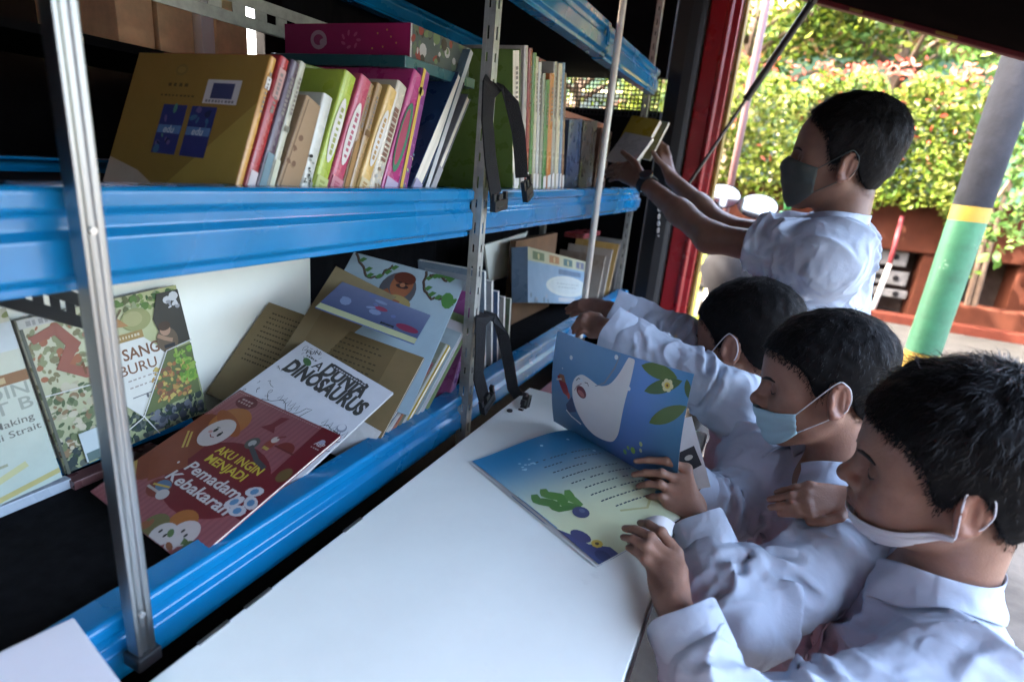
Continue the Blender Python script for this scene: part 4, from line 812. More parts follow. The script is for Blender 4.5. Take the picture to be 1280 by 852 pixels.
A.poly([(HS * .42, 0), (HS * .72, 0), (HS * .72, WD * .012), (HS * .42, WD * .008)], (.12, .2, .3)); A.line([(HS * .80, WD * .45), (HS * .86, WD * .62), (HS * .80, WD * .75)], .004, (.40, .40, .16))
A.ell(HS * .70, WD * .90, .010, .009, (.05, .18, .48), 12); A.ell(HS * .80, WD * .84, .007, .008, (.12, .36, .48), 12); A.ell(HS * .64, WD * .93, .004, .004, (.4, .6, .7), 8)
page = A.build('left_page', ob, mat('glossy page', rough=.28, attr=True, var=.04, coat=.2))
A = Art((0, 0, 0), (1, 0, 0), (0, 1, 0), far_warp(), (HS, WF))
def far_col(a, b): 
    c = np.array((.045, .20, .38)) * (.6 + .75 * b) * (1 - .12 * a) + np.array((.12, .10, .11)) * b * (1 - a) ; d = abs(a - .70 - .12 * (b - .5)); 
    return tuple(c + np.array((.03, .01, .16)) * math.exp(-(d / .16) ** 2))
A.grad(0, 0, HS, WF, far_col, 26, 22)
R_ = (.66, .68, .68)
ray_pts = [(.20, .52), (.22, .60), (.27, .655), (.33, .64), (.40, .61), (.47, .66), (.52, .78), (.555, .92), (.56, .985), (.59, .985), (.595, .90), (.59, .75), (.57, .58), (.555, .42), (.54, .28), (.50, .17), (.42, .14), (.36, .14), (.30, .18), (.24, .28), (.205, .40)]
tt = np.linspace(0, len(ray_pts), 90, endpoint=False); rp = np.array(ray_pts + ray_pts[:1]); rp = (rp - V(.33, .45)) * V(1.16, 1.10) + V(.35, .47); rp[:, 1] = np.minimum(rp[:, 1], .985); rp = np.stack([np.interp(tt, np.arange(len(rp)), rp[:, i]) for i in (0, 1)], 1)
for _ in range(3): rp = (np.roll(rp, 1, 0) + 2 * rp + np.roll(rp, -1, 0)) / 4
A.poly([(a * HS, b * WF) for a, b in rp], R_); A.line([(.555 * HS, .985 * WF), (.53 * HS, .86 * WF), (.47 * HS, .70 * WF), (.40 * HS, .635 * WF)], [.0012, .003, .003, .0012], (.22, .25, .32))
A.ell(HS * .285, WF * .515, .013, .0105, (.16, .025, .03), 18, -.3); A.ell(HS * .285, WF * .50, .009, .005, (.40, .12, .10), 14, -.3); A.line([(HS * .235, WF * .605), (HS * .255, WF * .64), (HS * .275, WF * .635)], .0014, K_); A.line([(HS * .31, WF * .625), (HS * .335, WF * .63), (HS * .345, WF * .605)], .0014, K_); A.line([(HS * .225, WF * .50), (HS * .245, WF * .555), (HS * .285, WF * .60)], .0012, (.2, .1, .1))
A.poly([(HS * .20, WF * .42), (HS * .24, WF * .28), (HS * .16, WF * .22), (HS * .145, WF * .30)], (.02, .05, .14)); A.line([(HS * .145, WF * .24), (HS * .19, WF * .20), (HS * .28, WF * .17)], .003, (.6, .63, .65))
A.poly([(HS * .055, WF * .56), (HS * .10, WF * .60), (HS * .155, WF * .50), (HS * .185, WF * .39), (HS * .12, WF * .41), (HS * .09, WF * .47)], (.30, .02, .02)); A.poly([(HS * .07, WF * .59), (HS * .12, WF * .60), (HS * .14, WF * .53), (HS * .09, WF * .53)], (.30, .13, .06)); A.line([(HS * .05, WF * .52), (HS * .10, WF * .55)], .003, (.6, .55, .5)); A.ell(HS * .17, WF * .41, .004, .007, (.45, .04, .03), 8)
for u, v, r_ in ((.17, .80, .0042), (.28, .63, .0034), (.53, .955, .004), (.645, .735, .0036), (.10, .66, .0015), (.64, .93, .001)): A.ell(HS * u, WF * v, r_, r_, (.62, .70, .74), 12); 
def leafp(u0, v0, u1, v1, w_, c): d = V((u1 - u0) * HS, (v1 - v0) * WF); n_ = nrm(V(-d[1], d[0])); P = [V(u0 * HS, v0 * WF) + d * s + n_ * w_ * sg * math.sin(s * math.pi) ** .7 for sg, rg_ in ((1, np.linspace(0, 1, 9)), (-1, np.linspace(.88, .12, 7))) for s in rg_]; A.poly(P, c)
leafp(.70, .955, .92, .94, .011, (.10, .17, .04)); leafp(.745, .76, .95, .93, .010, (.08, .14, .04)); leafp(.97, .95, 1.0, .82, .005, (.07, .12, .03)); leafp(.80, .52, 1.0, .76, .011, (.09, .15, .03))
for i in range(6): A.ell(HS * .875 + .0058 * math.cos(i * 1.05), WF * .865 + .0058 * math.sin(i * 1.05), .0042, .0042, (.62, .60, .30), 8)
A.ell(HS * .875, WF * .865, .0048, .0048, (.62, .46, .04), 10); A.ell(HS * .875, WF * .865, .002, .002, (.2, .08, .02), 8)
for u, v, r_, c in ((.70, .20, .005, (.20, .40, .04)), (.755, .30, .0035, (.44, .56, .24)), (.755, .24, .003, (.5, .56, .3)), (.64, .14, .004, (.14, .36, .08)), (.77, .16, .003, (.4, .6, .3)), (.665, .20, .003, (.3, .5, .1))): A.ell(HS * u, WF * v, r_, r_ * 1.2, c, 10)
A.build('lifted_page', ob, mat('glossy page', rough=.28, attr=True, var=.04, coat=.2))
def sheet(name, wf, nu, nv, v1, off, m, col=(.66, .66, .64)):
    B_ = Art((0, 0, 0), (1, 0, 0), (0, 1, 0), wf); pass
    B_.grad(0, 0, HS, v1, lambda a, b: col, nu, nv); return B_.build(name, ob, m)
# reverse of the lifted page and the block of leaves under the near page
def back_of(wf, eps): return lambda uv, lift: wf(uv, -eps)
sheet('lifted_page_back', back_of(far_warp(), .0006), 20, 20, WF, 0, M_MATTEPRINT, (.50, .52, .56))
for k in range(5):
    e = .0008 * (k + 1)
    f0 = near_warp()
    def wk(uv, lift, e=e, k=k): P = f0(uv, 0); b_ = uv[:, 1] / WD; P[:, 2] -= e * (1 - .4 * b_); P[:, 2] = np.maximum(P[:, 2], .9726 + .0004 * k); P += -Nn * .0011 * k * (1 - np.clip(b_, 0, 1))[:, None] ; return P
    sheet('leaf', wk, 10, 14, WD, 0, M_MATTEPRINT, (.60, .62, .60) if k != 3 else (.10, .2, .3))
# back cover standing behind the lifted page, with its dark label
def art_back(A, L, H): A.rect(0, 0, L, H, (.50, .50, .50)); A.poly([(L * .30, H * .06), (L * .92, H * .16), (L * .84, H * .50), (L * .24, H * .42)], (.03, .03, .035)); A.ell(L * .6, H * .32, .007, .004, (.42, .40, .34), 10, .2)
bk0, bk1, bk2 = dp(842, 600, .905), dp(884, 592, .89), dp(852, 528, .93)
q = MB(); U = nrm(bk1 - bk0); Vv = nrm((bk2 - bk0) - U * ((bk2 - bk0) @ U)); Ln = np.linalg.norm(bk1 - bk0) ; Hn = np.linalg.norm(bk2 - bk0); N = np.cross(U, Vv); q.box((-.02, -.02, -.001), (Ln, Hn, 0), R=np.array([U, Vv, N]).T, o=bk0); bc = q.build('back_cover', cmat((.5, .5, .5)), ob)
A = Art(bk0, U, Vv); art_back(A, Ln, Hn); A.build('cover_label', bc)
# white leaf curling at the near corner under the reader's hands
q = MB(); n = 8; o0, u1, v1 = dp(792, 668, .745), dp(836, 672, .735) - dp(792, 668, .745), dp(806, 632, .80) - dp(792, 668, .745)
o0[2] = .979
vs = [o0 + u1 * (i / n) + v1 * (j / n) + V(0, 0, .010 * math.sin(math.pi * i / n)) for i in range(n + 1) for j in range(n + 1)]
q.add(vs, [(i * (n + 1) + j, (i + 1) * (n + 1) + j, (i + 1) * (n + 1) + j + 1, i * (n + 1) + j + 1) for i in range(n) for j in range(n)]); q.build('curled_leaf', mat('white leaf', (.75, .75, .75), .5), ob, smooth=True)
TK = .80
# white board at the lower left corner of the table
wbx = empty('white_tray', (-.5, .15, .99), 'white flat box with a faint printed square at the near left corner', 'box')
c0, c1, c2 = hit(96, 794, 2, 1.0), hit(140, 856, 2, 1.0), hit(-60, 835, 2, 1.0)
U = nrm(c1 - c0); Wv = nrm((c2 - c0) - U * ((c2 - c0) @ U)); R = np.array([U, Wv, np.cross(U, Wv)]).T; sg = 1 if R[2, 2] > 0 else -1
q = MB(); q.box((0, 0, -.022), (.16, .20, 0) if sg > 0 else (.16, .20, .022), R=R, o=c0); q.build('box_body', mat('white box', (.70, .70, .74), .45, var=.04, vscale=8), wbx, bevel=.002)
A = Art(c0 + V(0, 0, .0005), U, Wv); 
if sg < 0: A.O = A.O + V(0, 0, .0); A.N = -A.N
A.line([(.024, .022), (.024, .085), (.075, .085), (.075, .022), (.024, .022)], .0010, (.45, .45, .52)); A.build('printed_square', wbx)
# ================================================================== PEOPLE
def _hash(i, j, k, seed):
    n = (i * 374761393 + j * 668265263 + k * 2147483647 + seed * 1274126177) & 0xffffffff
    n = ((n ^ (n >> 13)) * 1274126177) & 0xffffffff
    return ((n ^ (n >> 16)) & 0xffff) / 65535.0
def noise3(p, seed=0):
    f = np.floor(p).astype(np.int64); u = p - f; u = u * u * (3 - 2 * u); r = 0
    for a in (0, 1):
        for b in (0, 1):
            for c in (0, 1):
                w_ = (u[..., 0] if a else 1 - u[..., 0]) * (u[..., 1] if b else 1 - u[..., 1]) * (u[..., 2] if c else 1 - u[..., 2])
                r = r + w_ * _hash(f[..., 0] + a, f[..., 1] + b, f[..., 2] + c, seed)
    return r
def ridge(p, seed): return 1 - np.abs(2 * noise3(p, seed) - 1)

F4 = lambda a: np.asarray(a, np.float32)
class SDF:
    """smooth union / subtraction of tapered capsules and ellipsoids"""
    def __init__(s): s.p = []; s.mod = None
    def cap(s, a, b, ra, rb, k=.01, sub=False): s.p.append(('c', F4(a), F4(b), float(ra), float(rb), float(k), sub)); return s
    def ell(s, c, r, R=None, k=.01, sub=False): s.p.append(('e', F4(c), F4(r), F4(np.eye(3) if R is None else R), None, float(k), sub)); return s
    def __call__(s, P):
        d = np.full(P.shape[:-1], 1e3, np.float32)
        for q in s.p:
            if q[0] == 'c':
                ba = q[2] - q[1]; pa = P - q[1]; t = np.clip((pa @ ba) / (ba @ ba + 1e-12), 0, 1); di = np.linalg.norm(pa - t[..., None] * ba, axis=-1) - (q[3] + (q[4] - q[3]) * t)
            else:
                l = (P - q[1]) @ q[3]; k0 = np.linalg.norm(l / q[2], axis=-1); k1 = np.linalg.norm(l / q[2] ** 2, axis=-1); di = k0 * (k0 - 1) / (k1 + 1e-9); di = np.where(k0 < 1e-4, -q[2].min(), di)
            k = q[5]
            if q[6]: h = np.maximum(k - np.abs(d + di), 0) / k; d = np.maximum(d, -di) + h * h * k / 4
            else: h = np.maximum(k - np.abs(d - di), 0) / k; d = np.minimum(d, di) - h * h * k / 4
        if s.mod is not None: d = s.mod(P, d)
        return d

def mesh_sdf(fn, lo, hi, h, slack=.004, relax=1, proj=False):
    """surface nets on the blocks the surface passes through"""
    lo = np.asarray(lo, float); B = 8; nb = np.maximum(np.ceil((np.asarray(hi) - lo) / (h * B)).astype(int), 1)
    bi = np.stack(np.meshgrid(*[np.arange(n) for n in nb], indexing='ij'), -1).reshape(-1, 3)
    dc = fn((lo + (bi + .5) * h * B).astype(np.float32)); bi = bi[np.abs(dc) < h * B * .87 + slack]
    g = np.stack(np.meshgrid(*[np.arange(B + 1)] * 3, indexing='ij'), -1)
    vs, keys, quads = [], [], []
    S = (nb.max() + 3) * B
    key = lambda c: (c[..., 0] * S + c[..., 1]) * S + c[..., 2]
    CO = np.array([[a, b, c] for a in (0, 1) for b in (0, 1) for c in (0, 1)])
    ED = [(a, b) for a in range(8) for b in range(a + 1, 8) if np.abs(CO[a] - CO[b]).sum() == 1]
    for s0 in range(0, len(bi), 400):
        bb = bi[s0:s0 + 400]; idx = bb[:, None, None, None, :] * B + g; D = fn((lo + idx * h).astype(np.float32))
        c8 = np.stack([D[:, a:a + B, b:b + B, c:c + B] for a, b, c in CO], -1)
        act = ((c8 < 0).any(-1)) & ((c8 >= 0).any(-1)); w_ = np.argwhere(act)
        if not len(w_): continue
        cell = bb[w_[:, 0]] * B + w_[:, 1:]; cv = c8[act]; acc = np.zeros((len(cell), 3)); cnt = np.zeros(len(cell))
        for a, b in ED:
            m = (cv[:, a] < 0) != (cv[:, b] < 0); t = cv[:, a] / np.where(m, cv[:, a] - cv[:, b], 1); acc += np.where(m[:, None], CO[a] + (CO[b] - CO[a]) * t[:, None], 0); cnt += m
        vs.append(lo + (cell + acc / cnt[:, None]) * h); keys.append(key(cell + 1))
        for ax in range(3):
            sl0 = [slice(0, B)] * 3; sl1 = list(sl0); sl1[ax] = slice(1, B + 1)
            A_, B_ = D[(slice(None), *sl0)], D[(slice(None), *sl1)]; m = (A_ < 0) != (B_ < 0); e = np.argwhere(m)
            if not len(e): continue
            c0 = bb[e[:, 0]] * B + e[:, 1:] + 1; u, v = np.eye(3, dtype=int)[(ax + 1) % 3], np.eye(3, dtype=int)[(ax + 2) % 3]
            q = np.stack([key(c0 - u - v), key(c0 - v), key(c0), key(c0 - u)], 1); fl = ~(A_[m] < 0); q[fl] = q[fl][:, ::-1]; quads.append(q)
    V_ = np.concatenate(vs); K = np.concatenate(keys); Q = np.concatenate(quads); o = np.argsort(K); K, V_ = K[o], V_[o]
    ix = np.searchsorted(K, Q); ix = np.minimum(ix, len(K) - 1); ok = (K[ix] == Q).all(1); Q = ix[ok]
    for _ in range(relax):
        nb_s = np.zeros_like(V_); nb_c = np.zeros(len(V_))
        for a in range(4):
            for b in ((a + 1) % 4, (a + 3) % 4):
                for k in range(3): nb_s[:, k] += np.bincount(Q[:, a], V_[Q[:, b], k], len(V_))
                nb_c += np.bincount(Q[:, a], minlength=len(V_))
        V_ = V_ * .5 + .5 * nb_s / np.maximum(nb_c, 1)[:, None]
    if not proj: return V_, Q
    V_ = V_.astype(np.float32); e = h * .5; g = np.stack([fn(V_ + F4(np.eye(3)[i] * e)) - fn(V_ - F4(np.eye(3)[i] * e)) for i in range(3)], -1) / (2 * e); st = fn(V_) / np.maximum((g * g).sum(-1), .2)
    return V_ - g * np.clip(st, -.4 * h, .4 * h)[:, None], Q
def grad(fn, P, e=.0015): return np.stack([fn(P + e * np.eye(3)[i]) - fn(P - e * np.eye(3)[i]) for i in range(3)], -1)

def Rhead(yaw, pitch, roll):
    F = V(math.cos(yaw) * math.cos(pitch), math.sin(yaw) * math.cos(pitch), math.sin(pitch)); L = V(-math.sin(yaw), math.cos(yaw), 0); U = np.cross(F, L)
    L2 = L * math.cos(roll) + U * math.sin(roll); return np.array([F, L2, np.cross(F, L2)]).T

def head_sdf(adult=False):
    """local head: x forward, y left, z up, ear canals near the origin"""
    s = SDF(); j = 1.0 if not adult else 1.12
    s.ell((-.014, 0, .042), (.090, .072, .077)); s.ell((.030, 0, .036), (.056, .060, .056), k=.03)
    s.ell((.036, 0, -.020), (.047, .054, .062), k=.03); s.ell((.022, 0, -.055), (.050, .047, .034 * j), k=.03)
    for y in (-1, 1):
        s.ell((.048, y * .032, -.030), (.030, .026, .030), k=.02); s.cap((-.004, y * .052, -.035), (.056, y * .018, -.080 * j ** .5), .015, .013, k=.03)
        s.ell((.050, y * .043, -.006), (.022, .014, .014), k=.02)
    s.ell((.064, 0, -.082 * j ** .4), (.017, .020, .014), k=.018)
    for y in (-1, 1): s.cap((.0765, y * .010, .020), (.058, y * .044, .018), .010, .009, k=.014)
    for y in (-1, 1): s.ell((.090, y * .031, .0015), (.016, .019, .0125), k=.014, sub=True)
    for y in (-1, 1): s.ell((.0655, y * .031, .0015), (.0145, .0150, .0130), k=.004)
    s.cap((.074, 0, .012), (.096, 0, -.018), .0075, .0100, k=.014); s.ell((.0985, 0, -.0225), (.0110, .0115, .0095), k=.008)
    for y in (-1, 1):
        s.ell((.0875, y * .0135, -.0265), (.0105, .0072, .0080), k=.006); s.ell((.0965, y * .0062, -.0335), (.0050, .0034, .0028), k=.003, sub=True)
    s.ell((.070, 0, -.052), (.021, .027, .022), k=.016)
    s.cap((.0800, 0, -.036), (.0850, 0, -.044), .0042, .005, k=.006)
    for y in (-1, 1):
        s.cap((.0900, y * .004, -.0462), (.0795, y * .0205, -.0520), .0058, .0026, k=.005); s.cap((.0880, y * .003, -.0565), (.0790, y * .0185, -.0535), .0066, .0028, k=.005)
        s.cap((.0960, y * .0, -.0512), (.0800, y * .022, -.0525), .0011, .0009, k=.003, sub=True)
    s.ell((.083, 0, -.068), (.006, .014, .004), k=.008, sub=True)
    for y in (-1, 1):                                            # ears
        a = math.radians(24) * y; R = np.array([[math.cos(a), -math.sin(a), 0], [math.sin(a), math.cos(a), 0], [0, 0, 1]]); tl = math.radians(-10); R = R @ np.array([[math.cos(tl), 0, math.sin(tl)], [0, 1, 0], [-math.sin(tl), 0, math.cos(tl)]])
        c = V(-.010, y * .0745, -.004); s.ell(c, (.0175, .0062, .0290), R, k=.006)
        s.ell(c + R @ V(.0015, y * .0068, .0005), (.0118, .0058, .0195), R, k=.003, sub=True)
        t_ = np.linspace(-2.0, 2.1, 9)
        for t0, t1 in zip(t_[:-1], t_[1:]):
            f_ = lambda t: c + R @ V(-.0150 * math.cos(t), y * .0032, .0258 * math.sin(t)); s.cap(f_(t0), f_(t1), .0032, .0032, k=.003)
        s.cap(c + R @ V(-.006, y * .002, -.012), c + R @ V(-.004, y * .002, .014), .0028, .0026, k=.004)
        s.ell(c + R @ V(.006, y * .001, -.0255), (.0062, .0042, .0068), R, k=.006); s.ell(c + R @ V(.0125, y * .003, -.003), (.0036, .0030, .006), R, k=.004)
    return s
HX = [-.13, -.085, -.060, -.040, -.028, -.016, .000, .008, .018, .026, .036, .050, .064, .080, .12]
def hair_sdf(top, side, hz):
    s = SDF(); s.ell((-.014, 0, .042), (.090, .072, .077)); s.ell((.030, 0, .036), (.056, .0605, .056), k=.03)
    s.ell((-.03, 0, -.01), (.055, .058, .055), k=.03)
    def mod(P, d):
        x, z = P[..., 0], P[..., 2]; k = np.clip((z - .015) / .075, 0, 1); t = side + (top - side) * k * k * (3 - 2 * k)
        t = t * (1 - .55 * smoothstep(.03, .085, x)); t = t + .30 * t * (noise3(P * V(60, 60, 60), 3) - .5) + .22 * t * (noise3(P * 150, 5) - .5)
        line = np.interp(x, HX, hz); line = line + .006 * (noise3(P * V(220, 220, 40), 9) - .5)
        return np.maximum(d - t, (line - z) * .8)
    s.mod = mod; return s
HZ_STD = [-.062, -.060, -.050, -.030, -.005, .022, .026, .000, -.004, .010, .036, .050, .060, .067, .070]

def smoothstep(a, b, x): t = np.clip((x - a) / (b - a), 0, 1); return t * t * (3 - 2 * t)
M_SKIN = mat('skin', rough=.48, attr=True, var=.14, vscale=38, bump=.14, bscale=360, spec=.40, sss=.12, rvar=.08)
M_HAIR = mat('black hair', (.006, .0055, .0055), .75, spec=.12, var=.3, vscale=90)
M_STRAND = mat('hair strands', (.007, .0062, .006), .5, spec=.14)
M_SHIRT = mat('white shirt cloth', (.47, .53, .62), .9, var=.06, vscale=14, bump=.55, bscale=48, spec=.08, trans=.12)
def crease_bump(m):
    # pressed-in creases of thin cotton: ridged noise at two sizes
    N = m.node_tree.nodes; L = m.node_tree.links; tc = next(n for n in N if n.type == 'TEX_COORD'); prev = next(n for n in N if n.type == 'BUMP')
    for sc, st, ds, str_ in ((9.0, (1, 1, .55), 1.6, .9), (24.0, (1, 1, .6), 1.2, .55)):
        mp = N.new('ShaderNodeMapping'); mp.inputs['Scale'].default_value = st; mp.inputs['Rotation'].default_value = (.5, .3, .2 * sc); L.new(tc.outputs['Object'], mp.inputs['Vector'])
        nz = N.new('ShaderNodeTexNoise'); nz.noise_type = 'RIDGED_MULTIFRACTAL'; nz.normalize = True; nz.inputs['Scale'].default_value = sc; nz.inputs['Detail'].default_value = 2.5; nz.inputs['Roughness'].default_value = .45; nz.inputs['Distortion'].default_value = ds
        L.new(mp.outputs[0], nz.inputs['Vector']); b = N.new('ShaderNodeBump'); b.inputs['Strength'].default_value = str_; b.inputs['Distance'].default_value = .12 / sc * 1.2
        L.new(nz.outputs['Fac'], b.inputs['Height']); L.new(prev.outputs[0], b.inputs['Normal']); prev = b
    L.new(prev.outputs[0], N['Principled BSDF'].inputs['Normal'])
crease_bump(M_SHIRT)
M_MASKB = mat('pale blue mask', (.40, .62, .70), .8, var=.05, vscale=30, bump=.2, bscale=500, trans=.15)
M_MASKW = mat('white mask', (.68, .68, .70), .8, bump=.2, bscale=500, trans=.15)
M_MASKD = mat('dark grey mask', (.055, .068, .063), .8, bump=.3, bscale=400)
M_LOOP = mat('ear loop', (.72, .72, .74), .7)
M_DARK = mat('lash', (.006, .005, .005), .6)
M_TROUS = mat('dark red trousers', (.10, .018, .022), .9, var=.2, vscale=20, bump=.4, bscale=500)
M_TROUSG = mat('dark trousers', (.03, .032, .045), .9, var=.2, vscale=20)
M_SHOE = mat('black shoe', (.015, .015, .016), .45)
M_BTN = mat('shirt button', (.66, .66, .70), .3)

def joints_mid(m, t, n, b):
    return [m, m + .46 * (t - m) + n * b, m + .79 * (t - m) + n * b * .72, t]
def hand_prims(s, W, mcp, tips, thumb, n, bulge, sc, fore=None):
    """fingers from explicit knuckles and tips; n = out of the back of the hand"""
    n = nrm(n); nails = []
    for i, (m, t) in enumerate(zip(mcp, tips)):
        a = W + (m - W) * .16 + (mcp[i] - mcp[1]) * .22; r0 = (.0098, .0098, .0092, .0085)[i] * sc
        s.cap(a, m - n * .002, r0 * 1.15, r0 * 1.02, k=.014)
    c = (W + sum(mcp) / 4) / 2 - n * .005
    f = nrm(sum(mcp) / 4 - W); y = nrm(np.cross(n, f)); n2 = np.cross(f, y); s.ell(c, (np.linalg.norm(sum(mcp) / 4 - W) * .56, np.linalg.norm(mcp[0] - mcp[3]) * .52, .0115 * sc), np.array([f, y, n2]).T, k=.012)
    for i, (m, t) in enumerate(zip(mcp, tips)):
        b = bulge[i] if hasattr(bulge, '__len__') else bulge; js = joints_mid(m, t, n, b); rr = np.array([.0092, .0080, .0070, .0058]) * sc * (1, 1.02, .98, .88)[i]
        for q in range(3): s.cap(js[q], js[q + 1], rr[q], rr[q + 1], k=.0022 if q else .006)
        s.ell(js[1] + n * .0010, (rr[1] * 1.06,) * 3, k=.003); d = nrm(js[3] - js[2]); up = nrm(n - d * (n @ d)); nails.append((js[3] + up * rr[3] * .8, rr[3]))
    if thumb is not None:
        rr = np.array([.0135, .0105, .0090, .0072]) * sc; js = [W + (thumb[0] - W) * .25] + list(thumb)
        for q in range(3): s.cap(js[q], js[q + 1], rr[q], rr[q + 1], k=.008 if q == 0 else .003)
    return nails

import time as _time
_T0 = _time.time()
def person(name, label, hd, skin, arms, body_yaw, N=None, sleeve='long', shirt_arms=None, hair=(.014, .005), hz=HZ_STD, strand=.016, nstr=9000, mask=None, adult=False, k_size=1.0, trousers=M_TROUS, hip_drop=.40, wr=.006, vneck=True, seed=1, collar=True, cl_open=.5, headextra=None, hair_noise=0):
    pos, yaw, pitch, roll, sc = hd; pos = np.asarray(pos, float); R = Rhead(math.radians(yaw), math.radians(pitch), math.radians(roll))
    toW = lambda p: pos + (np.asarray(p, float) * sc) @ R.T
    hs = head_sdf(adult); fB = V(math.cos(math.radians(body_yaw)), math.sin(math.radians(body_yaw)), 0); lB = V(-fB[1], fB[0], 0); Z = V(0, 0, 1)
    if N is None: N = toW((-.040, 0, -.118)) - Z * .012
    N = np.asarray(N, float); g = k_size
    root = empty('person', (N[0], N[1], GZ), label, 'person')
    # ---------------- head and neck, fine
    hw = SDF(); 
    for q in hs.p:
        if q[0] == 'c': hw.cap(toW(q[1]), toW(q[2]), q[3] * sc, q[4] * sc, q[5] * sc, q[6])
        else: hw.ell(toW(q[1]), q[2] * sc, R @ q[3], q[5] * sc, q[6])
    nk = .046 * g if not adult else .054
    ears_last = hw
    hw.cap(toW((-.030, 0, -.035)), N - Z * .02, nk, nk * 1.10, k=.022 * sc)
    hw.cap(toW((-.028, .030, -.045)), N + fB * .035 + lB * .010 - Z * .03, .010, .008, k=.02); hw.cap(toW((-.028, -.030, -.045)), N + fB * .035 - lB * .010 - Z * .03, .010, .008, k=.02)
    hw.ell(N - Z * .075 * g - fB * .004, (.068 * g, .105 * g, .062 * g), np.array([fB, lB, Z]).T, k=.05)
    lo, hi = pos - .165 * sc, pos + .165 * sc; lo = np.minimum(lo, N - .11); hi = np.maximum(hi, N + .11); lo[2] = min(lo[2], N[2] - .13)
    vv, qq = mesh_sdf(hw, lo, hi, .0024, proj=True)
    col = np.tile(np.array(skin), (len(vv), 1)); loc = ((vv - pos) @ R) / sc
    lip = np.exp(-(((loc[:, 2] + .0515) / .0085) ** 2 + (loc[:, 1] / .020) ** 4)) * (loc[:, 0] > .078) * (np.abs(loc[:, 2] + .0515) < .013); col = col * (1 - lip[:, None] * .55) + np.array((.17, .055, .045)) * lip[:, None] * .55
    eye = np.exp(-(((np.abs(loc[:, 1]) - .031) / .018) ** 2 + ((loc[:, 2] - .002) / .012) ** 2)) * (loc[:, 0] > .05); col *= (1 - .28 * eye)[:, None]
    scalp = smoothstep(-.004, .008, loc[:, 2] - np.interp(loc[:, 0], HX, hz)) * (np.abs(loc[:, 1]) < .0735); col = col * (1 - .7 * scalp[:, None]) + np.array((.012, .010, .009)) * .7 * scalp[:, None]
    ear = (np.abs(loc[:, 1]) > .072) ; col[ear] *= np.array((1.06, .92, .90))
    mb = MB(); mb.add(vv, qq.tolist(), 0); mb.c[-1][:, :3] = col
    # ---------------- arms and hands, fine; each runs up inside its sleeve
    Rb = np.array([fB, lB, Z]).T
    for a in arms:
        s = SDF(); W, E = a['W'], a['E']; d = nrm(W - E); r_ = a.get('r', .024 * g)
        if 'S' in a: s.cap(a['S'], E, r_ * 1.55, r_ * 1.30, k=.01)
        s.cap(E, E + (W - E) * .45, r_ * 1.30, r_ * 1.22, k=.03); s.cap(E + (W - E) * .4, W, r_ * 1.2, r_ * .84, k=.02)
        nails = hand_prims(s, W, a['mcp'], a['tips'], a.get('thumb'), a['n'], a['bulge'], a.get('sc', .82)); pts = np.array([W, E] + list(a['mcp']) + list(a['tips']) + ([a['S']] if 'S' in a else []) + (list(a['thumb']) if a.get('thumb') is not None else []))
        v2, q2 = mesh_sdf(s, pts.min(0) - .05, pts.max(0) + .05, .0023 if not a.get('dim') else .003)
        c2 = np.tile(np.array(skin), (len(v2), 1))
        for c, r in nails: w_ = np.exp(-(np.linalg.norm(v2 - c, axis=1) / (r * .62)) ** 4)[:, None]; c2 = c2 * (1 - .5 * w_) + np.array((.34, .20, .16)) * .5 * w_
        for m in list(a['mcp']): w_ = np.exp(-(np.linalg.norm(v2 - (m + nrm(a['n']) * .008), axis=1) / .008) ** 2)[:, None]; c2 = c2 * (1 - .14 * w_)
        mb.add(v2, q2.tolist(), 0); mb.c[-1][:, :3] = c2
    # ---------------- torso and legs under the clothes, coarse
    H = N - Z * hip_drop * g - fB * .01; leg = []
    t = SDF(); t.ell(N - Z * .15 * g, (.060 * g, .100 * g, .12 * g), Rb); t.ell(N - Z * .28 * g, (.065 * g, .09 * g, .13 * g), Rb, k=.05); t.ell(H, (.078 * g, .108 * g, .08 * g), Rb, k=.05)
    sh = {}
    for sg in (1, -1): t.cap(N - Z * .07 * g, N - Z * .062 * g + lB * .100 * g * sg, .034 * g, .030 * g, k=.02)
    for sg in (1, -1):
        hp = H + lB * .058 * g * sg; kn = V(hp[0], hp[1], GZ + (hp[2] - GZ) * .50) + fB * .015; an = V(hp[0], hp[1], GZ + .07); t.cap(hp, kn, .064 * g, .045 * g, k=.03); t.cap(kn, an, .044 * g, .028 * g, k=.02); leg.append((hp, kn, an))
    v3, q3 = mesh_sdf(t, (N - .35)[:2].tolist() + [GZ - .02], N + .3, .013); mb.add(v3, q3.tolist(), 0, skin)
    body = mb.build('body', M_SKIN, root, smooth=True)
    # trousers and shoes
    t = SDF(); t.ell(H - Z * .0, (.088 * g, .118 * g, .085 * g), Rb)
    for hp, kn, an in leg: t.cap(hp, kn, .078 * g, .064 * g, k=.03); t.cap(kn, an + Z * .02, .064 * g, .056 * g, k=.02)
    v3, q3 = mesh_sdf(t, (N - .35)[:2].tolist() + [GZ - .02], N + .3, .011); q = MB(); q.add(v3, q3.tolist()); q.build('trousers', trousers, root, smooth=True)
    for hp, kn, an in leg:
        t = SDF(); t.cap(V(an[0], an[1], GZ + .035) - fB * .03, V(an[0], an[1], GZ + .030) + fB * .12 * g, .034, .030, k=.01); t.cap(an - Z * .03, an + Z * .03, .036, .034, k=.02); t.mod = lambda P, d: np.maximum(d, GZ + .002 - P[..., 2])
        v3, q3 = mesh_sdf(t, an - .2, an + .2, .008); q = MB(); q.add(v3, q3.tolist()); q.build('shoe', M_SHOE, root, smooth=True)
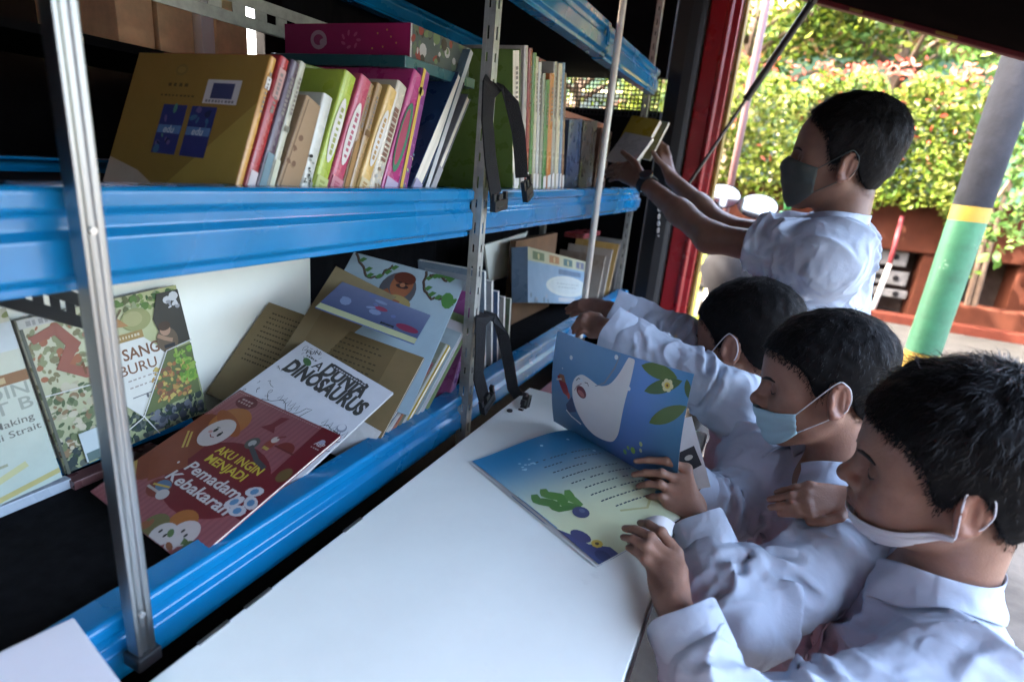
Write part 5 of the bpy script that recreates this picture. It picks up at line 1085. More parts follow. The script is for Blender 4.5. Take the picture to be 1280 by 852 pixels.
    # ---------------- shirt
    s = SDF(); cutS = SDF(); s.ell(N - Z * .15 * g + fB * .006, (.088 * g, .128 * g, .14 * g), Rb); s.ell(N - Z * .30 * g + fB * .006, (.094 * g, .122 * g, .15 * g), Rb, k=.06); s.ell(H + Z * .01, (.098 * g, .128 * g, .10 * g), Rb, k=.05)
    segs = []; cuffs = []; planes = []
    for sd in shirt_arms:
        S, E, W = sd['S'], sd['E'], sd['W']; rs, re, rw = sd.get('r', (.055 * g, .046 * g, .036 * g))
        s.cap(N - Z * .055 * g, S, .050 * g, rs, k=.04)
        if sleeve == 'long':
            dW = nrm(W - E); We = W - dW * sd.get('cut', .012); s.cap(S, E, rs, re, k=.035); s.cap(E, We - dW * .052, re, rw * 1.12, k=.02); s.cap(We - dW * .052, We - dW * .036, rw * 1.12, rw * .80, k=.004); segs += [(S, E, rs), (E, We, re)]; cuffs.append((We, dW, rw))
        else:
            ee = S + (E - S) * sd.get('cutf', .62); d = nrm(ee - S); s.cap(S, ee + d * .03, rs, re, k=.04); segs += [(S, ee, rs)]
            cutS.cap(ee - d * .020, ee + d * .1, re - .011, re - .008, k=.002); planes.append((ee, d, re))
    neck_d = nrm(toW((-.030, 0, -.035)) - N); cutS.cap(N - neck_d * .012, N + neck_d * .12, nk + .012, nk + .02, k=.001)
    if vneck: cutS.cap(N + fB * (.030 + nk * .6) + Z * .02, N + fB * (.100 * g) - Z * .085 * g, .034 * cl_open / .5, .004, k=.006)
    DIRS = [(nrm((.25, .80, .50)), 40., .0115), (nrm((.25, .80, -.55)), 44., .0115), (nrm((.1, .35, .9)), 58., .0075), (nrm((.3, .9, .1)), 105., .0042), (nrm((.3, .5, -.8)), 95., .0042)]
    gr = np.random.default_rng(seed * 7 + 1); grooves = []          # sharp pulled folds: at the elbows and out of the armpits
    for i, (a, b, r) in enumerate(segs):
        dv = nrm(b - a); L = np.linalg.norm(b - a); y_ = nrm(np.cross(dv, V(.3, .2, 1))); x_ = np.cross(y_, dv)
        for k in range(6 if sleeve == 'long' else 5):
            tt = L * (gr.uniform(.45, 1.0) if i % 2 == 0 else gr.uniform(0, .6)); a0 = gr.uniform(0, 6.28); da = gr.uniform(.5, 1.0); dt = gr.uniform(-.035, .035)
            P3 = [a + dv * (tt + dt * q) + (x_ * math.cos(a0 + da * q) + y_ * math.sin(a0 + da * q)) * r * 1.02 for q in (-1, 0, 1)]; grooves += [(P3[0], P3[1]), (P3[1], P3[2])]
    for sd in shirt_arms:
        for k in range(5):
            sg = np.sign((sd['S'] - N) @ lB); o = sd['S'] - Z * gr.uniform(.05, .10) * g - lB * sg * .02 + fB * gr.choice((-1., 1., 1.)) * .05 * g; e = o - lB * sg * gr.uniform(.05, .11) * g - Z * gr.uniform(-.03, .10) * g; 
            grooves.append((o, e))
    def groove_field(P):
        out = 0
        for p, q in grooves:
            p, q = F4(p), F4(q); ba = q - p; pa = P - p; t = np.clip((pa @ ba) / (ba @ ba), 0, 1); x = np.linalg.norm(pa - t[..., None] * ba, axis=-1); fade = np.sqrt(np.maximum(1 - (2 * t - 1) ** 2, 0)) * .6 + .4
            out = out + fade * (.0050 * np.exp(-((x - .013) / .0065) ** 2) - .0068 * np.exp(-(x / .0062) ** 2))
        return out
    def crease(ph, sh=1.7): return (1 - np.abs(np.sin(ph))) ** sh
    def wrinkle(P, d):
        Q = (P - F4(N)) @ F4(Rb); n0 = noise3(Q * 5.0 + seed, seed); n2 = noise3(Q * 15 + seed, seed + 9); out = 0
        for i, (dv, fq, am) in enumerate(DIRS):
            m = smoothstep(.38, .62, noise3(Q * F4((9, 9, 6)) + 3.1 * i, seed + 20 + i)); out = out + am * m * (crease((Q @ F4(dv)) * fq + 4 * n0 + .7 * n2 + 2.5 * i) - .15)
        out = out * wr / .006
        for i, (a, b, r) in enumerate(segs):
            ba = b - a; L = np.linalg.norm(ba); dv = ba / L; pa = P - F4(a); tt = pa @ F4(dv); m = smoothstep(-.02, .03, tt) * (1 - smoothstep(L - .03, L + .02, tt)) * (1 - smoothstep(r * 1.2, r * 1.9, np.linalg.norm(pa - tt[..., None] * F4(dv), axis=-1)))
            y_ = nrm(np.cross(dv, V(.3, .2, 1))); x_ = np.cross(y_, dv); an = np.arctan2(pa @ F4(x_), pa @ F4(y_)); n1 = noise3(P * 14, seed + 7 + i)
            e = smoothstep(.25 * L, .85 * L, tt) if i % 2 == 0 else (1 - .75 * smoothstep(.15 * L, .7 * L, tt))
            rings = e * .0125 * (crease(tt * 46 + 1.5 * np.sin(an + 1.7 * i) + 4 * n1 + .6 * n2, 1.7) - .3) * smoothstep(.25, .6, noise3(P * 19, seed + 2)); tw = .0105 * (crease(tt * 13 + an * 1.5 + 3 * n1 + .6 * n2 + i) - .3) * smoothstep(.35, .6, noise3(P * 11, seed + 31))
            out = out * (1 - .85 * m) + m * (rings + tw) * wr / .006
        return d - out - groove_field(P)
    hemz = H[2] - .10 * g
    def full(P, d):
        mk = np.abs(d) < .019
        if mk.any(): d = d.copy(); d[mk] = wrinkle(P[mk], d[mk])
        d = np.maximum(d, hemz - P[..., 2])
        for pe_, pd_, pr_ in planes: pa = P - F4(pe_); t_ = pa @ F4(pd_); d = np.where((t_ > -.02) & (np.linalg.norm(pa - t_[..., None] * F4(pd_), axis=-1) < pr_ * 1.3), np.maximum(d, t_), d)
        if cutS.p: c = -cutS(P); h = np.maximum(.004 - np.abs(d - c), 0) / .004; d = np.maximum(d, c) + h * h * .001
        return d
    s.mod = full
    pts = np.array([N, H - Z * .05] + [sd[k] for sd in shirt_arms for k in ('S', 'E', 'W')]); 
    v4, q4 = mesh_sdf(s, pts.min(0) - .16, pts.max(0) + .16, .0034, slack=.009, relax=1, proj=True); q = MB(); q.add(v4, q4.tolist()); shirt_o = q.build('shirt', M_SHIRT, root, smooth=True)
    for ci, (We, dW, rw) in enumerate(cuffs):                    # buttoned cuff: a doubled band of cloth
        q = MB(); y_ = nrm(np.cross(dW, V(.2, .1, 1))); x_ = np.cross(y_, dW); n = 40; rows = []
        for tt, ro in ((-.050, .9), (-.046, 1.02), (-.030, 1.04), (-.014, 1.05), (-.002, 1.06), (.0, 1.045), (-.003, .99), (-.03, .97)):
            rows.append([We + dW * (tt + .0022 * math.sin(3 * a + ci) ) + (x_ * math.cos(a) * (1 + .10 * math.cos(2 * a + .6)) + y_ * math.sin(a)) * (rw * ro + .0022 * math.sin(2 * a + 1 + ci) + (.0025 if 0 < a < .9 else 0)) for a in np.linspace(0, 2 * math.pi, n, endpoint=False)])
        k = len(rows); q.add(np.array(rows).reshape(-1, 3), [(i * n + j, i * n + (j + 1) % n, (i + 1) * n + (j + 1) % n, (i + 1) * n + j) for i in range(k - 1) for j in range(n)]); q.build('cuff', M_SHIRT, root, smooth=True, auto=60)
    # collar: a folded band round the neck, its fall lying on the shirt
    if collar:
        q = MB(); n = 56; rows = []
        for i in range(n + 1):
            ph = -1 + 2 * i / n; A_ = math.pi * (1 - .20 * cl_open) * ph; fr = abs(ph) ** 6; dr = -fB * math.cos(A_) + lB * math.sin(A_)
            c = N + neck_d * (.012 - .020 * fr) + fB * (.004 + .020 * fr * cl_open); r0 = nk + .009 + .006 * fr; tip = fr * (1.0 if abs(ph) < .97 else .72)
            rows.append([c + dr * (r0 + o) + neck_d * h_ * (1 - .35 * fr) + (fB * .030 - Z * .030 + np.sign(ph) * lB * .010) * tip * t_ for o, h_, t_ in ((0, -.016, 0), (.001, .010, 0), (.003, .0185, 0), (.0075, .0190, .05), (.013, .008, .35), (.019, -.006, .7), (.025, -.020, 1.0))])
        rows = np.array(rows); k = rows.shape[1]; F_ = rows[:, 3:].reshape(-1, 3)
        for _ in range(6):
            dd = s(F_.astype(np.float32)); gg = grad(s, F_.astype(np.float32), .003); gg /= np.linalg.norm(gg, axis=1)[:, None] + 1e-6; tgt = np.tile(np.array([.016, .010, .006, .0035]), len(rows)); 
            mv = np.where(dd < .0035, .0045 - dd, np.where(dd > tgt, (tgt - dd) * .55, 0)); F_ = F_ + gg * np.clip(mv, -.02, .02)[:, None]
        rows[:, 3:] = F_.reshape(len(rows), k - 3, 3)
        for _ in range(2): rows[1:-1, 3:] = (rows[:-2, 3:] + 2 * rows[1:-1, 3:] + rows[2:, 3:]) / 4
        q.add(rows.reshape(-1, 3), [(i * k + j, (i + 1) * k + j, (i + 1) * k + j + 1, i * k + j + 1) for i in range(n) for j in range(k - 1)])
        co = q.build('collar', M_SHIRT, root, smooth=True); so = co.modifiers.new('solid', 'SOLIDIFY'); so.thickness = .0022; so.offset = 1
        sb = co.modifiers.new('sub', 'SUBSURF'); sb.levels = 1; sb.render_levels = 1
    # placket with buttons down the front
    if vneck:
        q = MB(); vs = []; path = []
        for i in range(22):
            o = N - Z * (.085 + .012 * i) * g + lB * .004; P = o + fB * np.linspace(.02, .2, 60)[:, None]; dd = s(P.astype(np.float32)); ix = np.argmax(dd > 0.0); path.append(P[ix] + fB * .0012)
        path = np.array(path); path[1:-1] = (path[:-2] + path[1:-1] + path[2:]) / 3
        q.ribbon(list(path), lB, .026, .0022); q.build('placket', M_SHIRT, root, smooth=True, auto=50)
        for i in (2, 9, 16):
            if i >= len(path): continue
            q = MB(); q.tube([path[i] + fB * .001, path[i] + fB * .003], .0052, 14); q.build('button', M_BTN, root, smooth=True, auto=40)
    # ---------------- hair
    hh = hair_sdf(hair[0], hair[1], hz); v5, q5 = mesh_sdf(hh, V(-.14, -.11, -.10), V(.12, .11, .16), .0030, slack=.010, relax=1)
    nn = grad(hh, v5); nn /= np.linalg.norm(nn, axis=1)[:, None] + 1e-9
    rr = np.random.default_rng(seed * 13); ok = np.where((v5[:, 2] > np.interp(v5[:, 0], HX, hz) + .001) & (np.abs(hh(v5)) < .006))[0]; ix = rr.choice(ok, nstr); p0 = v5[ix] + rr.normal(size=(nstr, 3)) * .0014; n0 = nn[ix]
    ln_ = loc[:, 2] - np.interp(loc[:, 0], HX, hz); ed = np.where((ln_ > -.011) & (ln_ < .003) & (np.abs(loc[:, 1]) < .0725) & (loc[:, 0] < .085))[0]; ne = min(nstr // 4, len(ed) * 2); ie = rr.choice(ed, ne); pe = loc[ie] + rr.normal(size=(ne, 3)) * .001; n_e = grad(hs, pe.astype(np.float32)); n_e /= np.linalg.norm(n_e, axis=1)[:, None] + 1e-9
    p0 = np.concatenate([p0, pe]); n0 = np.concatenate([n0, n_e]); nstr = nstr + ne
    wh = V(-.055, .008, .118); fl = p0 - wh; fl[:, 2] -= .03; fl -= n0 * (fl * n0).sum(1)[:, None]; fl /= np.linalg.norm(fl, axis=1)[:, None] + 1e-6; fl += rr.normal(size=(nstr, 3)) * .28
    kz_ = np.clip((p0[:, 2] - .0) / .1, .0, 1)[:, None]; L = strand * (.35 + .65 * kz_) * rr.uniform(.5, 1.25, (nstr, 1)); lift = .10 + .28 * rr.random((nstr, 1)) * kz_ + hair_noise * rr.random((nstr, 1)) * kz_
    d1 = fl + n0 * lift; d1 /= np.linalg.norm(d1, axis=1)[:, None]; d2 = fl - n0 * .08 - V(0, 0, .15); d2 /= np.linalg.norm(d2, axis=1)[:, None]
    L[-ne:] = rr.uniform(.003, .0075, (ne, 1)); sink = np.full((nstr, 1), .0025); sink[-ne:] = .0004; a0 = p0 - n0 * sink; a1 = a0 + d1 * L * .5; a2 = a1 + d2 * L * .5; sd_ = np.cross(d1, n0); sd_ /= np.linalg.norm(sd_, axis=1)[:, None] + 1e-6; wd = .00042
    vs = np.stack([a0 - sd_ * wd, a0 + sd_ * wd, a1 + sd_ * wd * .9, a1 - sd_ * wd * .9, a2], 1).reshape(-1, 3); fs = []
    for i in range(nstr): fs += [(5 * i, 5 * i + 1, 5 * i + 2, 5 * i + 3), (5 * i + 3, 5 * i + 2, 5 * i + 4)]
    q = MB(); q.add(toW(v5), q5.tolist()); ho = q.build('hair', M_HAIR, root, smooth=True); q = MB(); q.add(toW(vs), fs); so_ = q.build('hair_strands', M_STRAND, ho, smooth=True); tag(so_, kind='stuff')
    # brows and lashes
    for y in (-1, 1):
        def on(x, yy, z):                                         # drop a point on the face from the front
            X = np.linspace(.125, .02, 160); P = np.stack([X, np.full(160, yy), np.full(160, z)], 1); i = np.argmax(hs(P) < .0006); return V(X[i], yy, z)
        q = MB(); br = [on(0, y * u, z) for u, z in ((.012, .0165), (.022, .0195), (.033, .0200), (.043, .0165))]
        q.tube([toW(p) for p in br], [.0018 * sc, .0029 * sc, .0027 * sc, .0010 * sc], 6); q.build('eyebrow', M_DARK, root, smooth=True)
        q = MB(); la = [on(0, y * u, z) for u, z in ((.0185, -.0025), (.024, -.0050), (.031, -.0062), (.038, -.0048), (.0445, -.0010))]; q.tube([toW(p + V(.0006, 0, 0)) for p in la], [.0005 * sc, .0011 * sc, .0013 * sc, .0012 * sc, .0005 * sc], 6); q.build('eyelashes', M_DARK, root, smooth=True)
    # ---------------- mask
    if mask:
        mm, zt, zb2, az, off, zside, kind_ = mask; nu, nv = 36, 14; G = np.zeros((nv + 1, nu + 1, 3)); face = SDF(); face.p = [q for q in hs.p if not q[6]][:]
        rr_ = np.linspace(.16, .01, 150)
        for j in range(nv + 1):
            v = j / nv
            for i in range(nu + 1):
                u = -1 + 2 * i / nu; A_ = math.radians(az) * u; e = abs(u) ** 2.2
                z = (zt + (zb2 - zt) * v); zs = zside[0] + (zside[1] - zside[0]) * v; z = z * (1 - e) + zs * e
                o = V(.012, 0, z); dr = V(math.cos(A_), math.sin(A_), 0); P = o + rr_[:, None] * dr; ds = face(P); ix = np.argmax(ds < off); rad = rr_[ix] if ds.min() < off else .03
                if kind_ == 'chin' and v > .5: rad *= 1 - .30 * (v - .5)
                G[j, i] = o + dr * rad
        for _ in range(5 if kind_ != 'chin' else 3): 
            G2 = G.copy(); G2[1:-1] = (G[:-2] + 2 * G[1:-1] + G[2:]) / 4; G2[:, 1:-1] = (G2[:, :-2] + 2 * G2[:, 1:-1] + G2[:, 2:]) / 4; G = G2
        c_ = G.mean((0, 1)); 
        for j in range(nv + 1):
            f = (.0030 * (abs(math.sin(j / nv * math.pi * 3)) - .6) if kind_ == 'full' else .0012 * math.sin(j * 1.6)); G[j] += (G[j] - V(0, 0, 0) * 0 - np.stack([np.full(nu + 1, .0), np.zeros(nu + 1), G[j][:, 2]], 1)) * f / .09
        if kind_ == 'chin': G += .0018 * (noise3(G * 90, 3) - .5)[..., None]
        q = MB(); q.add(toW(G.reshape(-1, 3)), [(j * (nu + 1) + i, (j + 1) * (nu + 1) + i, (j + 1) * (nu + 1) + i + 1, j * (nu + 1) + i + 1) for j in range(nv) for i in range(nu)])
        mo = q.build('face_mask', mm, root, smooth=True); so = mo.modifiers.new('solid', 'SOLIDIFY'); so.thickness = .0014; so.offset = 1
        for y, i in ((-1, 0), (1, nu)):
            T0, T1 = G[0, i], G[-1, i]; b = .0815 * y
            path = [T0, V(.000, b * .985, .020), V(-.012, b * 1.0, .0285), V(-.0255, b * .985, .016), V(-.0275, b * .97, -.004), V(-.020, b * .95, -.022), V(-.006, b * .94, -.030), T1]
            P = np.array(path); t_ = np.linspace(0, len(P) - 1, 30); P = np.stack([np.interp(t_, np.arange(len(P)), P[:, k]) for k in range(3)], 1); P[1:-1] = (P[:-2] + 2 * P[1:-1] + P[2:]) / 4
            q = MB(); q.tube([toW(p) for p in P], .0010 * sc, 6); q.build('ear_loop', M_LOOP if mm is not M_MASKD else M_MASKD, mo, smooth=True)
    return root, toW
SKIN = (.270, .143, .096); SKIN2 = (.260, .138, .093); SKIN3 = (.22, .115, .074)
D3 = lambda *q: [dp(*t) for t in q]
# ---- the reading boy in the middle
h1 = dict(W=dp(868, 650, .825), E=dp(925, 770, .735), mcp=D3((859, 585, .880), (849, 599, .868), (841, 613, .856), (838, 628, .842)), tips=D3((795, 576, .895), (792, 593, .887), (798, 607, .876), (807, 622, .862)), thumb=D3((850, 612, .885), (826, 600, .91), (805, 590, .915)), n=V(.30, -.45, .84), bulge=[.012, .014, .014, .012], sc=.80)
mS = dp(1048, 690, .80)
h1b = dict(W=dp(850, 600, .96), E=dp(905, 640, 1.0), mcp=D3((830, 585, .965), (828, 592, .955), (826, 600, .945), (826, 608, .94)), tips=D3((800, 575, .97), (800, 585, .96), (800, 595, .95), (803, 605, .945)), thumb=D3((838, 580, .95), (822, 572, .945), (808, 568, .94)), n=V(-.3, .6, .7), bulge=.008, sc=.8, dim=1)
person('person', 'boy with a pale blue face mask reading the open picture book, white shirt', ((.113, .994, 1.151), 188.3, -10.1, 6.5, .96), SKIN, [h1, h1b], 196, shirt_arms=[dict(S=mS, E=h1['E'], W=h1['W'], r=(.056, .052, .037), cut=.006), dict(S=dp(945, 575, 1.05), E=h1b['E'], W=h1b['W'], r=(.055, .048, .036))],
       mask=(M_MASKB, -.034, -.098, 62, .0055, (-.030, -.062), 'full'), hair_noise=.2, seed=3, k_size=.98, cl_open=.75, wr=.0065)
# ---- the boy nearest the camera
h2 = dict(W=dp(842, 755, .645), E=dp(925, 935, .55), mcp=D3((845, 690, .715), (836, 698, .704), (829, 708, .694), (823, 722, .684)), tips=D3((800, 653, .765), (781, 660, .757), (779, 671, .742), (785, 684, .728)), thumb=D3((850, 712, .690), (846, 690, .72), (838, 676, .745)), n=V(.15, -.35, .92), bulge=[.014, .016, .014, .008], sc=.82)
h3 = dict(W=dp(1064, 628, .80), E=dp(1175, 668, .83), mcp=D3((1010, 641, .785), (1007, 630, .79), (1008, 618, .80), (1012, 607, .81)), tips=D3((975, 642, .80), (963, 634, .805), (962, 624, .815), (970, 615, .825)), thumb=D3((1050, 648, .775), (1030, 652, .775), (1012, 652, .78)), n=V(.1, -.75, .65), bulge=[.006, .007, .007, .006], sc=.78)
NF = V(.268, .765, 1.022)
person('person', 'boy nearest the camera with a white face mask pulled under his chin', ((.233, .755, 1.155), 178.4, -7.5, -3.9, 1.0), SKIN2, [h2, h3], 176, N=NF, shirt_arms=[dict(S=NF + V(.0, -.125, -.055), E=h2['E'], W=h2['W'], r=(.056, .052, .039), cut=.016), dict(S=NF + V(.0, .12, -.05), E=h3['E'], W=h3['W'], r=(.055, .048, .036), cut=.02)],
       mask=(M_MASKW, -.066, -.100, 96, .0045, (-.030, -.050), 'chin'), hair=(.020, .011), strand=.024, nstr=13000, seed=5, cl_open=.55, wr=.007, hz=[-.075, -.072, -.060, -.035, -.008, .016, .018, -.006, -.010, .004, .034, .052, .064, .070, .074], hair_noise=.35)
# ---- the boy behind, reaching into the shelf
hb1 = dict(W=dp(757, 410, 1.19), E=dp(862, 470, 1.13), mcp=D3((740, 398, 1.22), (738, 404, 1.215), (737, 411, 1.21), (738, 417, 1.20)), tips=D3((720, 404, 1.23), (716, 410, 1.225), (717, 416, 1.22), (721, 420, 1.21)), thumb=D3((748, 396, 1.215), (737, 393, 1.22), (727, 394, 1.225)), n=V(0, -.5, .85), bulge=.012, sc=.85, dim=1)
hb2 = dict(W=dp(762, 387, 1.33), E=dp(880, 432, 1.28), mcp=D3((742, 378, 1.36), (740, 383, 1.355), (739, 388, 1.35), (740, 393, 1.34)), tips=D3((712, 382, 1.40), (708, 386, 1.395), (709, 391, 1.39), (714, 395, 1.38)), thumb=D3((750, 378, 1.35), (738, 376, 1.36), (724, 378, 1.37)), n=V(0, -.4, .9), bulge=.008, sc=.85, dim=1)
person('person', 'boy turned away with long sleeves, both arms stretched over the end of the table', ((-.015, 1.241, 1.132), 157, -15, 4, 1.06), SKIN2, [hb1, hb2], 165, shirt_arms=[dict(S=dp(920, 505, 1.12), E=hb1['E'], W=hb1['W'], r=(.060, .052, .043), cut=.005), dict(S=dp(960, 470, 1.30), E=hb2['E'], W=hb2['W'], r=(.058, .050, .042), cut=.005)],
       mask=(M_MASKB, -.030, -.098, 64, .0055, (-.024, -.060), 'full'), seed=8, vneck=False, wr=.0052, nstr=8000)
# ---- the man
NM = V(.128, 1.575, 1.382); fM = V(-.990, .139, 0); lM = V(-.139, -.990, 0); SML, SMR = NM + lM * .150 + V(0, 0, -.072), NM - lM * .150 + V(0, 0, -.066)
g1 = dict(S=SML, W=dp(806, 229, 1.68), E=dp(888, 297, 1.46), mcp=D3((783, 206, 1.76), (780, 212, 1.755), (779, 218, 1.75), (780, 224, 1.74)), tips=D3((762, 210, 1.83), (757, 215, 1.83), (757, 221, 1.82), (762, 226, 1.80)), thumb=D3((795, 205, 1.73), (785, 196, 1.76), (778, 190, 1.78)), n=V(.25, -.7, .55), bulge=.010, sc=1.0, r=.027)
g2 = dict(S=SMR, W=dp(840, 224, 1.90), E=dp(905, 285, 1.74), mcp=D3((836, 196, 1.94), (830, 193, 1.95), (825, 190, 1.96), (822, 187, 1.97)), tips=D3((820, 176, 1.955), (812, 176, 1.965), (808, 180, 1.975), (808, 185, 1.98)), thumb=D3((832, 210, 1.90), (822, 200, 1.90), (816, 190, 1.91)), n=V(.8, -.1, .5), bulge=.012, sc=1.0, r=.027)
man, _ = person('person', 'man in a dark mask and white short sleeved shirt sorting books on the shelf', ((.095, 1.582, 1.522), 181.7, .3, -7.6, 1.12), (.19, .10, .066), [g1, g2], 172, N=V(.128, 1.575, 1.382), sleeve='short', shirt_arms=[dict(S=SML, E=g1['E'], W=g1['W'], r=(.078, .066, .05), cutf=.56), dict(S=SMR, E=g2['E'], W=g2['W'], r=(.076, .064, .05), cutf=.6)],
       mask=(M_MASKD, .000, -.104, 68, .006, (-.012, -.060), 'full'), adult=True, k_size=1.22, trousers=M_TROUSG, hip_drop=.42, hair=(.015, .008), strand=.021, hair_noise=.35, nstr=14000, seed=12, vneck=False, wr=.008, hz=[-.062, -.060, -.050, -.030, -.005, .022, .026, .000, -.004, .012, .050, .068, .082, .092, .10])

d = nrm(g1['W'] - g1['E']); q = MB(); c = g1['W'] - d * .012; y_ = nrm(np.cross(d, V(0, 0, 1))); x_ = np.cross(y_, d)
q.add([c + d * t + (x_ * math.cos(a) + y_ * math.sin(a)) * r for t, r in ((-.013, .029), (-.012, .0315), (.012, .0305), (.013, .028)) for a in np.linspace(0, 2 * math.pi, 28, endpoint=False)], [(j * 28 + i, j * 28 + (i + 1) % 28, (j + 1) * 28 + (i + 1) % 28, (j + 1) * 28 + i) for j in range(3) for i in range(28)]); wt = q.build('wristwatch', M_RUBBER, man, smooth=True, auto=50)
o = c + nrm(V(.3, -.8, .5) - d * (V(.3, -.8, .5) @ d)) * .031; q = MB(); q.tube([o, o + nrm(o - c) * .008], .019, 20); q.build('watch_case', M_PLASTIC, wt, smooth=True, auto=40)
# books held up at the shelf
def held(px_bl, px_tr, z0, z1, w_, th, col, label):
    a, b = dp(*px_bl, z0), dp(*px_tr, z1); d = b - a; L = np.linalg.norm(d); U = nrm(V(-.75, .35, .1)); cover_book(a + U * w_, a, b + U * w_, th, col, label, None, name='book', grp='books in the man\'s hands')
held((791, 207), (811, 171), 1.84, 1.86, .12, .012, (.55, .55, .55), 'white edged book held in the man\'s left hand')
held((800, 196), (812, 148), 1.90, 1.92, .12, .016, (.50, .36, .02), 'yellow book standing behind the one in the man\'s hands')
held((812, 200), (821, 150), 1.94, 1.96, .12, .010, (.30, .31, .20), 'grey green book next to the yellow one at the man\'s fingertips')
# ================================================================== OUTSIDE
M_GROUND = mat('grey yard', (.048, .046, .043), .9, spec=.12, var=.45, vscale=5, bump=.5, bscale=40, dirt=((.028, .027, .026), 3.2, .54))
M_PAVE = mat('grey paving', (.030, .0295, .0285), .9, spec=.12, var=.4, vscale=7, bump=.6, bscale=60, dirt=((.030, .028, .026), 7, .54))
M_KERBW = mat('white kerb paint', (.15, .15, .145), .7, spec=.12, var=.15, vscale=14)
M_KERBR = mat('red kerb paint', (.05, .011, .006), .7, spec=.12, var=.25, vscale=14)
M_TERRA = mat('terracotta wall', (.040, .0105, .005), .8, spec=.12, var=.25, vscale=9, bump=.25, bscale=50, dirt=((.12, .06, .04), 5, .62))
q = MB(); q.add([(-150, -150, GZ), (150, -150, GZ), (150, 150, GZ), (-150, 150, GZ)], [(0, 1, 2, 3)]); tag(q.build('ground', M_GROUND), kind='structure')
PZ = GZ + .14
q = MB(); q.box((.30, 3.26, GZ - .1), (9, 12, PZ)); tag(q.build('pavement', M_PAVE), kind='structure')
q = MB(); q.box((.30, 3.10, GZ - .1), (9, 3.255, PZ + .012)); tag(q.build('kerb', M_KERBW, bevel=.015), kind='structure')
YP = 7.3
kz = lambda x, y, Y=YP: hit(x, y, 1, Y)
q = MB(); q.box((.30, YP - .42, PZ - .02), (9, YP - .27, PZ + .09)); tag(q.build('painted_kerb', M_KERBR, bevel=.01), kind='structure')
# planter: trough on piers, dark recess with pale louvres below
zt, zb_ = kz(1120, 250)[2], kz(1110, 312)[2]
pl = empty('planter', (1.5, YP, PZ), 'terracotta planter wall with a raised trough under the hedge', 'planter')
q = MB(); q.box((-2.4, YP, zb_), (4.4, YP + .75, zt + .06)); q.build('trough', M_TERRA, pl, bevel=.02)
q = MB(); q.box((-2.4, YP + .45, PZ - .05), (4.4, YP + .74, zb_ - .002)); q.build('back_wall', mat('dark brick', (.05, .035, .03), .9, spec=.12, var=.4, vscale=14), pl)  # back of the recess, plain dark brown with random tone
xs = [kz(1072, 350)[0] - .1, kz(1165, 350)[0], kz(1205, 350)[0] + .55, 3.3]
for x in xs:
    q = MB(); q.box((x - .13, YP + .03, PZ - .05), (x + .13, YP + .40, zb_ - .001)); q.build('pier', M_TERRA, pl, bevel=.015)
for i, (y0, y1) in enumerate(((305, 326), (334, 350), (357, 366))):
    a, c = kz(1084, y0, YP + .1), kz(1132, y1 + 8, YP + .1); q = MB(); q.box((a[0], YP + .10, c[2]), (c[0], YP + .14, a[2])); q.build('louvre', mat('pale louvre', (.085, .085, .088), .7, spec=.12, var=.3, vscale=12), pl, bevel=.006)
    for k in range(2):
        x = a[0] + (c[0] - a[0]) * (.3 + .42 * k); z = (a[2] + c[2]) / 2; q = MB(); q.tube([(x, YP + .085, z), (x, YP + .099, z)], .03, 14); q.build('louvre_hole', M_BLACK, pl)
q = MB(); q.box((kz(1195, 400)[0] - .2, YP - .2, PZ - .02), (4.4, YP + .02, PZ + .26)); q.build('plinth', M_TERRA, pl, bevel=.02)

# foliage
def leaves(mb, P, n, size, cols, rng, spread=1.0, up=.3, nrm_dir=None):
    n = len(P); d = rng.normal(size=(n, 3)); d[:, 2] += up; 
    if nrm_dir is not None: d += np.asarray(nrm_dir) * .9
    d /= np.linalg.norm(d, axis=1)[:, None]; a = rng.normal(size=(n, 3)); a -= d * (a * d).sum(1)[:, None]; a /= np.linalg.norm(a, axis=1)[:, None]; b = np.cross(d, a)
    L = size * rng.uniform(.6, 1.3, n)[:, None]; Wd = L * rng.uniform(.20, .30, n)[:, None]; f = rng.uniform(.1, .35, n)[:, None] * Wd
    v = np.stack([P - a * L * .5, P - a * L * .08 + b * Wd + d * f, P + a * L * .25 + b * Wd * .75 + d * f, P + a * L * .5 - d * f, P + a * L * .25 - b * Wd * .75 + d * f, P - a * L * .08 - b * Wd + d * f, P + a * L * .1], 1).reshape(-1, 3)
    fs = np.concatenate([np.array([[0, 6, 1], [1, 6, 2], [2, 6, 3], [3, 6, 4], [4, 6, 5], [5, 6, 0]]) + 7 * k for k in range(n)]).tolist()
    c = cols[rng.integers(len(cols), size=n)] * rng.uniform(.7, 1.35, n)[:, None]; mb.add(v, fs, 0, np.repeat(c, 7, 0)); return mb
M_LEAF = mat('leaf', rough=.5, attr=True, spec=.14, trans=.34)
M_BARK = mat('bark', (.07, .045, .03), .9, var=.4, vscale=20, bump=.6)
LG = .42 * np.array([(.15, .23, .018), (.10, .18, .018), (.21, .27, .025), (.06, .12, .018), (.27, .30, .06)])
LD = .6 * np.array([(.05, .11, .025), (.07, .15, .03), (.04, .085, .02), (.10, .17, .04)])
LR = .55 * np.array([(.42, .07, .05), (.36, .10, .07), (.48, .14, .11)])
